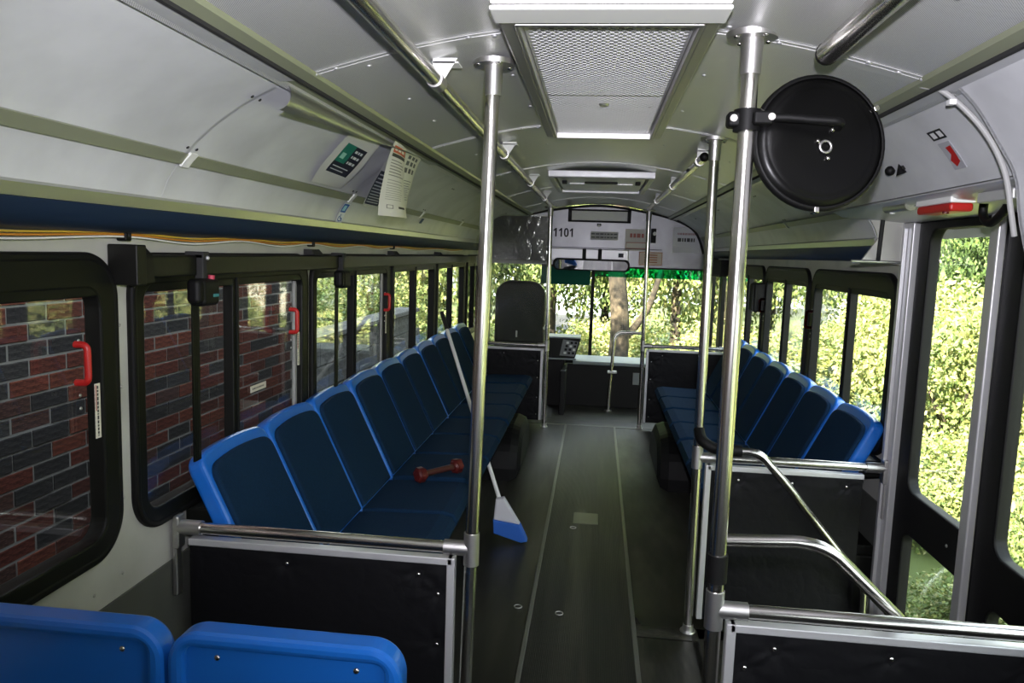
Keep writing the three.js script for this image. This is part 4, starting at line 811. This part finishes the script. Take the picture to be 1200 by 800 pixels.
// ---------------------------------------------------------------- outside: ground, brick building, plants
{
  const gr = struct('ground', 'grey asphalt and earth around the bus', 'ground');
  part('asphalt', box(-2.1, 1.9, -1.0, -0.85, -8, 30), std([0.10, 0.10, 0.10], 0.9, { map: tScuff }), gr);
  part('earth', [box(1.9, 30, -1.0, -0.84, -20, 40), box(-30, -2.1, -1.0, -0.84, -20, 40)], std([0.20, 0.27, 0.08], 0.95, { map: tScuff }), gr);
}
{
  const t = thing('brick_building', 'red and grey brick building close beside the bus', 'building', [0, 0, 0]);
  const X0 = -2.1, cz = 0.0677, bl = 0.2032, j = 0.009, zEnd = 5.12, H = 4.6;
  part('mortar', box(-7.5, X0 + 0.003, -0.85, H, -6, zEnd), std([0.115, 0.108, 0.10], 0.9, { map: tSpeck }), t);
  const pal = [[0.082, 0.023, 0.016], [0.104, 0.030, 0.019], [0.062, 0.021, 0.016], [0.027, 0.024, 0.024], [0.036, 0.032, 0.031], [0.055, 0.027, 0.022]];
  const bt = tex(256, (u, v) => grey(0.45 + 0.75 * fbm(u, v, 6, 5)), true, 2.3);
  const mats = pal.map((c) => std(c, 0.9, { map: bt, specularIntensity: 0.2 }));
  const shapes = [0, 1, 2].map((k) => new RoundedBoxGeometry(0.024, cz - j + (k - 1) * 0.0012, bl - j + (k - 1) * 0.0015, 1, 0.002));
  const half = new RoundedBoxGeometry(0.024, cz - j, bl / 2 - j, 1, 0.002);
  const rest = [], restCol = [];
  const rows = Math.floor((H + 0.85) / cz);
  let n = 0;
  for (let r = 0; r < rows; r++) {
    const y = -0.85 + cz * (r + 0.5);
    const off = (r % 2) * bl / 2;
    for (let z = zEnd - bl / 2 - off + (r % 2 ? 0 : 0); z > -5.8; z -= bl) {
      const h = hash(r * 13 + 5, Math.round(z * 50)), h2 = hash(Math.round(z * 31), r * 7);
      const k = h < 0.24 ? 0 : h < 0.40 ? 1 : h < 0.56 ? 2 : h < 0.74 ? 3 : h < 0.88 ? 4 : 5;
      const near = z > 2.2 && z < 5.1 && y > 0.2 && y < 1.40;
      const dx = (h2 - 0.5) * 0.004;
      if (near) {
        const m = new THREE.Mesh(shapes[Math.floor(h2 * 3)], mats[k]); m.name = 'brick'; m.position.set(X0 - 0.006 + dx, y + (h - 0.5) * 0.002, -z); m.castShadow = m.receiveShadow = true; t.add(m); n++;
      } else {
        const g = new THREE.BoxGeometry(0.024, cz - j, bl - j).translate(X0 - 0.006 + dx, y, -z);
        const c = pal[k], col = new Float32Array(72); for (let q = 0; q < 24; q++) col.set(c, q * 3);
        g.setAttribute('color', new THREE.BufferAttribute(col, 3)); rest.push(g);
      }
    }
  }
  const m = new THREE.Mesh(mergeGeometries(rest), std([1, 1, 1], 0.85, { vertexColors: true })); m.name = 'brick_courses'; m.userData = { kind: 'stuff', label: 'remaining brick courses' }; m.castShadow = m.receiveShadow = true; t.add(m);
  part('coping', box(-7.6, X0 + 0.05, H, H + 0.12, -6.05, zEnd + 0.05), M.wallGrey, t);
  // low grey garden wall beyond the building
  const w = thing('garden_wall', 'low grey block wall beyond the brick building', 'garden wall', [0, 0, 0]);
  const gm = [0.11, 0.135, 0.09].map((v) => std([v, v, v * 1.02], 0.9, { map: bt }));
  part('core', box(-2.35, -2.17, -0.85, 0.66, 5.15, 9.0), std([0.10, 0.10, 0.10], 0.9), w);
  const bg = [0, 1].map((k) => new RoundedBoxGeometry(0.024, 0.19, 0.39 + k * 0.002, 1, 0.003));
  for (let r = 0; r < 8; r++) for (let c = 0; c < 10; c++) { const z = 5.35 + c * 0.4 - (r % 2) * 0.2; if (z < 5.3) continue; const b = new THREE.Mesh(bg[c % 2], gm[Math.floor(hash(r, c) * 3)]); b.name = 'block'; b.position.set(-2.165, -0.75 + r * 0.2, -z); b.castShadow = b.receiveShadow = true; w.add(b); }
  part('cap', box(-2.38, -2.13, 0.755, 0.80, 5.13, 9.02, 0.006), gm[1], w);
}
// plants
const leafMat = (c, tr = 0.35) => std([1, 1, 1], 0.75, { vertexColors: true, transmission: tr, thickness: 0 });
const lm = leafMat();
function crown(n, leaf, cols, sx, sy, sz, lump = 0.35) {         // unit crown: leaves gathered in many small clumps
  const pos = [], nor = [], col = [], cl = [];
  const nc = 46;
  for (let k = 0; k < nc; k++) { const a = rnd() * 6.283, h = rr(-1, 1), q = Math.sqrt(1 - h * h), r = Math.pow(rnd(), 0.4); cl.push([Math.cos(a) * q * r * sx * 0.85, h * r * sy * 0.85, Math.sin(a) * q * r * sz * 0.85, rr(0.7, 1.2) * lump]); }
  const A = new THREE.Vector3(), B = new THREE.Vector3(), C = new THREE.Vector3();
  for (let i = 0; i < n; i++) {
    const c = cl[i % nc];
    A.set(rnd() - 0.5, rnd() - 0.5, rnd() - 0.5).normalize(); const R = c[3] * Math.pow(rnd(), 0.33);
    const px = c[0] + A.x * R * sx, py = c[1] + A.y * R * sy, pz = c[2] + A.z * R * sz;
    B.set(rnd() - 0.5, rnd() - 0.7, rnd() - 0.5).normalize(); C.set(rnd() - 0.5, rnd() - 0.5, rnd() - 0.5).cross(B).normalize();
    const l = leaf * rr(0.7, 1.3), w = l * 0.32;
    const v = [[0, 0], [0.5, 1], [1, 0], [0.5, -1]].map(([u, s]) => [px + B.x * u * l + C.x * s * w, py + B.y * u * l + C.y * s * w - (u > 0.9 ? l * 0.15 : 0), pz + B.z * u * l + C.z * s * w]);
    for (const q of [0, 1, 2, 0, 2, 3]) pos.push(...v[q]);
    const cc = cols[Math.floor(rnd() * cols.length)], f = rr(0.8, 1.2); for (let q = 0; q < 6; q++) col.push(cc[0] * f, cc[1] * f, cc[2] * f);
  }
  const g = new THREE.BufferGeometry(); g.setAttribute('position', new THREE.Float32BufferAttribute(pos, 3)); g.setAttribute('color', new THREE.Float32BufferAttribute(col, 3)); g.computeVertexNormals(); return g;
}
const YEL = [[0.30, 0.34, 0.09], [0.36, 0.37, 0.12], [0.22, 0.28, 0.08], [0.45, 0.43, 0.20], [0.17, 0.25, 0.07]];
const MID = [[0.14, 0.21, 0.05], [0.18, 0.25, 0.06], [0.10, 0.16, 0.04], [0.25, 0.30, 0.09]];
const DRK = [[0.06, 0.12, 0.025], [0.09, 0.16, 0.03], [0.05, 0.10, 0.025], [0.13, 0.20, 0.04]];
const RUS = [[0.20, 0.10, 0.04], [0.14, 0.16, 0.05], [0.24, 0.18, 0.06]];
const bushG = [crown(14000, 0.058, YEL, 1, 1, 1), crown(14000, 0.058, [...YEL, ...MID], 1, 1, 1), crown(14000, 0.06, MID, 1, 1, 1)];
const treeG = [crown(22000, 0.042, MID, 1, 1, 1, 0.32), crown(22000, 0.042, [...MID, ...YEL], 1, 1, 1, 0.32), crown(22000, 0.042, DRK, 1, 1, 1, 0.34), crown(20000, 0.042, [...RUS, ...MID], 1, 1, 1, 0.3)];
const bark = std([0.12, 0.095, 0.07], 0.9, { map: tScuff });
function plant(kind, geo, label, cat, x, z, r, h, yc, trunkR, group) {
  const t = thing(kind, label, cat, [x, -0.85, z], 0, group);
  const f = part('foliage', geo, lm, t); f.position.set(0, yc + 0.85, 0); f.scale.set(r, h, r); f.rotation.y = rnd() * 6.28; f.userData.kind = 'stuff';
  if (trunkR) part('trunk', sweep(spline([[0, 0, 0], [rr(-0.1, 0.1), (yc + 0.85) * 0.5, rr(-0.1, 0.1)], [rr(-0.2, 0.2), yc + 0.85 + h * 0.3, rr(-0.2, 0.2)]], 8), (u) => trunkR * (1 - 0.5 * u), 8), bark, t);
  else for (let k = 0; k < 4; k++) part('stem', sweep([V(rr(-0.15, 0.15), 0, rr(-0.15, 0.15)), V(rr(-0.5, 0.5) * r, yc + 0.85, rr(-0.5, 0.5) * r)], 0.02, 6), bark, t);
  return t;
}
// sunlit bushes beside the double door
const bl2 = ['sunlit pale yellow bush on the double door side', 'sunlit mixed yellow and green bush on the double door side', 'greener bush on the double door side'];
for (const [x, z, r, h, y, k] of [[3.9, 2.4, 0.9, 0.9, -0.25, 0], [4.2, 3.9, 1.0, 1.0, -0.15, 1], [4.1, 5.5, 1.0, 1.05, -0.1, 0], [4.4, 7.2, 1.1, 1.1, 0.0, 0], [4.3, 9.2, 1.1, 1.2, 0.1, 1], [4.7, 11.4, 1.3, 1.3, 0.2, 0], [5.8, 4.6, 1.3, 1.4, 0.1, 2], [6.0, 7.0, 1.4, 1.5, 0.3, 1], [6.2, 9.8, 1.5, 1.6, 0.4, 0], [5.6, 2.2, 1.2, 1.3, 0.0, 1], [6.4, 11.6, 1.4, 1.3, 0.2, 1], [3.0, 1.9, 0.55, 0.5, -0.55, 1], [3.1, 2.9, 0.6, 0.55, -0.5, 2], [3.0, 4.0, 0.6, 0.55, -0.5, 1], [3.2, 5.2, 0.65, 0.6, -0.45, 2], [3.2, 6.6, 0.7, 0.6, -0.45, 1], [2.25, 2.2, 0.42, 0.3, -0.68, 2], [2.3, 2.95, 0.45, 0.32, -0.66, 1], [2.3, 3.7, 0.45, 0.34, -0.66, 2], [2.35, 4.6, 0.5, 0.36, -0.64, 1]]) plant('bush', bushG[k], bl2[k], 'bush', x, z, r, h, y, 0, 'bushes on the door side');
for (const [x, z, r, h, y, k] of [[8.2, 3.2, 2.2, 2.8, 2.2, 2], [8.4, 6.6, 2.3, 3.0, 2.6, 2], [8.8, 10.2, 2.4, 3.0, 2.8, 0], [9.0, 14.0, 2.5, 3.2, 2.9, 2], [10.8, 5.0, 2.6, 3.4, 4.2, 0], [11, 9.0, 2.6, 3.4, 4.4, 2], [11.5, 13.0, 2.8, 3.4, 4.2, 1], [8.8, -0.5, 2.4, 3.0, 2.6, 0], [10.0, 17.5, 2.8, 3.6, 2.6, 2], [6.6, 13.8, 1.5, 2.2, 1.7, 2], [12.5, 20.0, 3.0, 4.0, 3.4, 0], [13.5, 25.5, 3.0, 3.6, 3.4, 2]]) plant('tree', treeG[k], ['mid green', 'light yellow green', 'dark green'][k] + ' leafy tree behind the bushes on the door side', 'tree', x, z, r, h, y, 0.13, 'trees on the door side');  // darkest leaf colour paints tree shade into most of these sunlit crowns
// trees ahead of the windshield
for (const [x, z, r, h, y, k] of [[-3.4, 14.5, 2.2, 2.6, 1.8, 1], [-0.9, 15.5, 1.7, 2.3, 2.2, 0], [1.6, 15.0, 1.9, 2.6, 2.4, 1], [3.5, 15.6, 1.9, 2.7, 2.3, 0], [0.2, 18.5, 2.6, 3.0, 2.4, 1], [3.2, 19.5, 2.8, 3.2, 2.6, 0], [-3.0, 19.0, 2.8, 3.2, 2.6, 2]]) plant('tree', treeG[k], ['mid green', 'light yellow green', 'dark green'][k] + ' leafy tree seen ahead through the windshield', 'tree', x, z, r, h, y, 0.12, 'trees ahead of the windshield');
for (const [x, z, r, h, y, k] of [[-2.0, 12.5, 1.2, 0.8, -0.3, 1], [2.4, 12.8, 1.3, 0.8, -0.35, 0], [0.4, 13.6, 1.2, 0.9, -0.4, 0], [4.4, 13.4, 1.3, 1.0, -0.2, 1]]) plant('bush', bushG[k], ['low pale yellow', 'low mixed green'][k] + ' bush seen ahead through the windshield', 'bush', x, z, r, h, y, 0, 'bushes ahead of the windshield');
{ const t = thing('bare_tree', 'bare pale tree trunk ahead of the windshield', 'tree', [0.35, -0.85, 12.0]);
  part('trunk', sweep(spline([[0, 0, 0], [0.05, 1.2, 0], [-0.05, 2.4, 0.1], [0.05, 3.8, 0.1]], 12), (u) => 0.17 - 0.06 * u, 10), bark, t);
  part('branch', sweep(spline([[0, 0.9, 0], [0.45, 1.5, 0.1], [0.7, 2.3, 0.2]], 10), (u) => 0.07 - 0.03 * u, 8), bark, t); }
// plants beyond the brick building
for (const [x, z, r, h, y, k] of [[-3.4, 6.6, 0.9, 0.8, 0.55, 0], [-3.5, 8.4, 0.9, 0.8, 0.5, 1], [-4.2, 10.4, 1.2, 1.1, 0.4, 0], [-3.2, 11.6, 0.9, 0.9, 0.2, 1]]) plant('bush', bushG[k], ['bright yellow', 'yellow and green'][k] + ' shrub behind the low grey wall', 'bush', x, z, r, h, y, 0, 'shrubs behind the low wall');
for (const [x, z, r, h, y, k] of [[-6.2, 8.4, 2.0, 2.4, 2.2, 3], [-6.0, 12.0, 2.2, 2.6, 2.0, 1], [-7.6, 15.5, 2.6, 3.0, 2.4, 0], [-9.0, 11.0, 2.6, 3.2, 2.6, 2], [-5.2, 17.5, 2.3, 2.8, 2.0, 1], [-3.6, 7.0, 1.5, 1.3, 4.2, 2]]) plant('tree', treeG[k], ['mid green', 'light yellow green', 'dark green', 'rusty brown'][k] + ' leafy tree beyond the brick building', 'tree', x, z, r, h, y, 0.12, 'trees beyond the brick building');  // last crown is added high out of view to block sun
{ // pale house glimpsed behind the bushes
  const t = thing('house', 'pale house with a white porch railing behind the bushes', 'house', [8.4, -0.85, 24.0], -0.3);
  part('wall', box(-2.0, 2.0, 0, 3.0, 0, 3.0), std([0.55, 0.54, 0.48], 0.8), t);
  part('roof', runZ([[-2.3, 3.0], [2.3, 3.0], [0, 4.3]], -0.3, 3.3), M.wallLow, t);
  for (const x of [-1.1, 0.9]) { const w = part('window', box(x - 0.45, x + 0.45, 1.3, 2.4, -0.04, 0.02), M.white, t); part('window_pane', box(x - 0.38, x + 0.38, 1.37, 2.33, -0.05, -0.03), M.device, w); }
  const r = part('railing', [box(-2.0, 2.0, 0.95, 1.02, -1.2, -1.14), box(-2.0, 2.0, 0.15, 0.2, -1.2, -1.14)], M.white, t);
  for (let k = 0; k < 26; k++) part('baluster', box(-1.98 + k * 0.158, -1.945 + k * 0.158, 0.2, 0.95, -1.19, -1.15), M.white, r);
  const h = thing('pale_house', 'pale grey house beyond the shrubs seen through brick side windows', 'house', [-5.4, -0.85, 13.4], 0.3);
  part('wall', box(-1.6, 1.6, 0, 2.8, 0, 3), std([0.42, 0.42, 0.40], 0.85), h);
  part('roof', runZ([[-1.9, 2.8], [1.9, 2.8], [0, 3.9]], -0.3, 3.3), M.wallLow, h);
  const w = part('window', box(0.2, 1.1, 1.2, 2.2, -0.04, 0.02), M.white, h); part('window_pane', box(0.28, 1.02, 1.28, 2.12, -0.05, -0.03), M.device, w);
}
renderer.render(scene, camera);
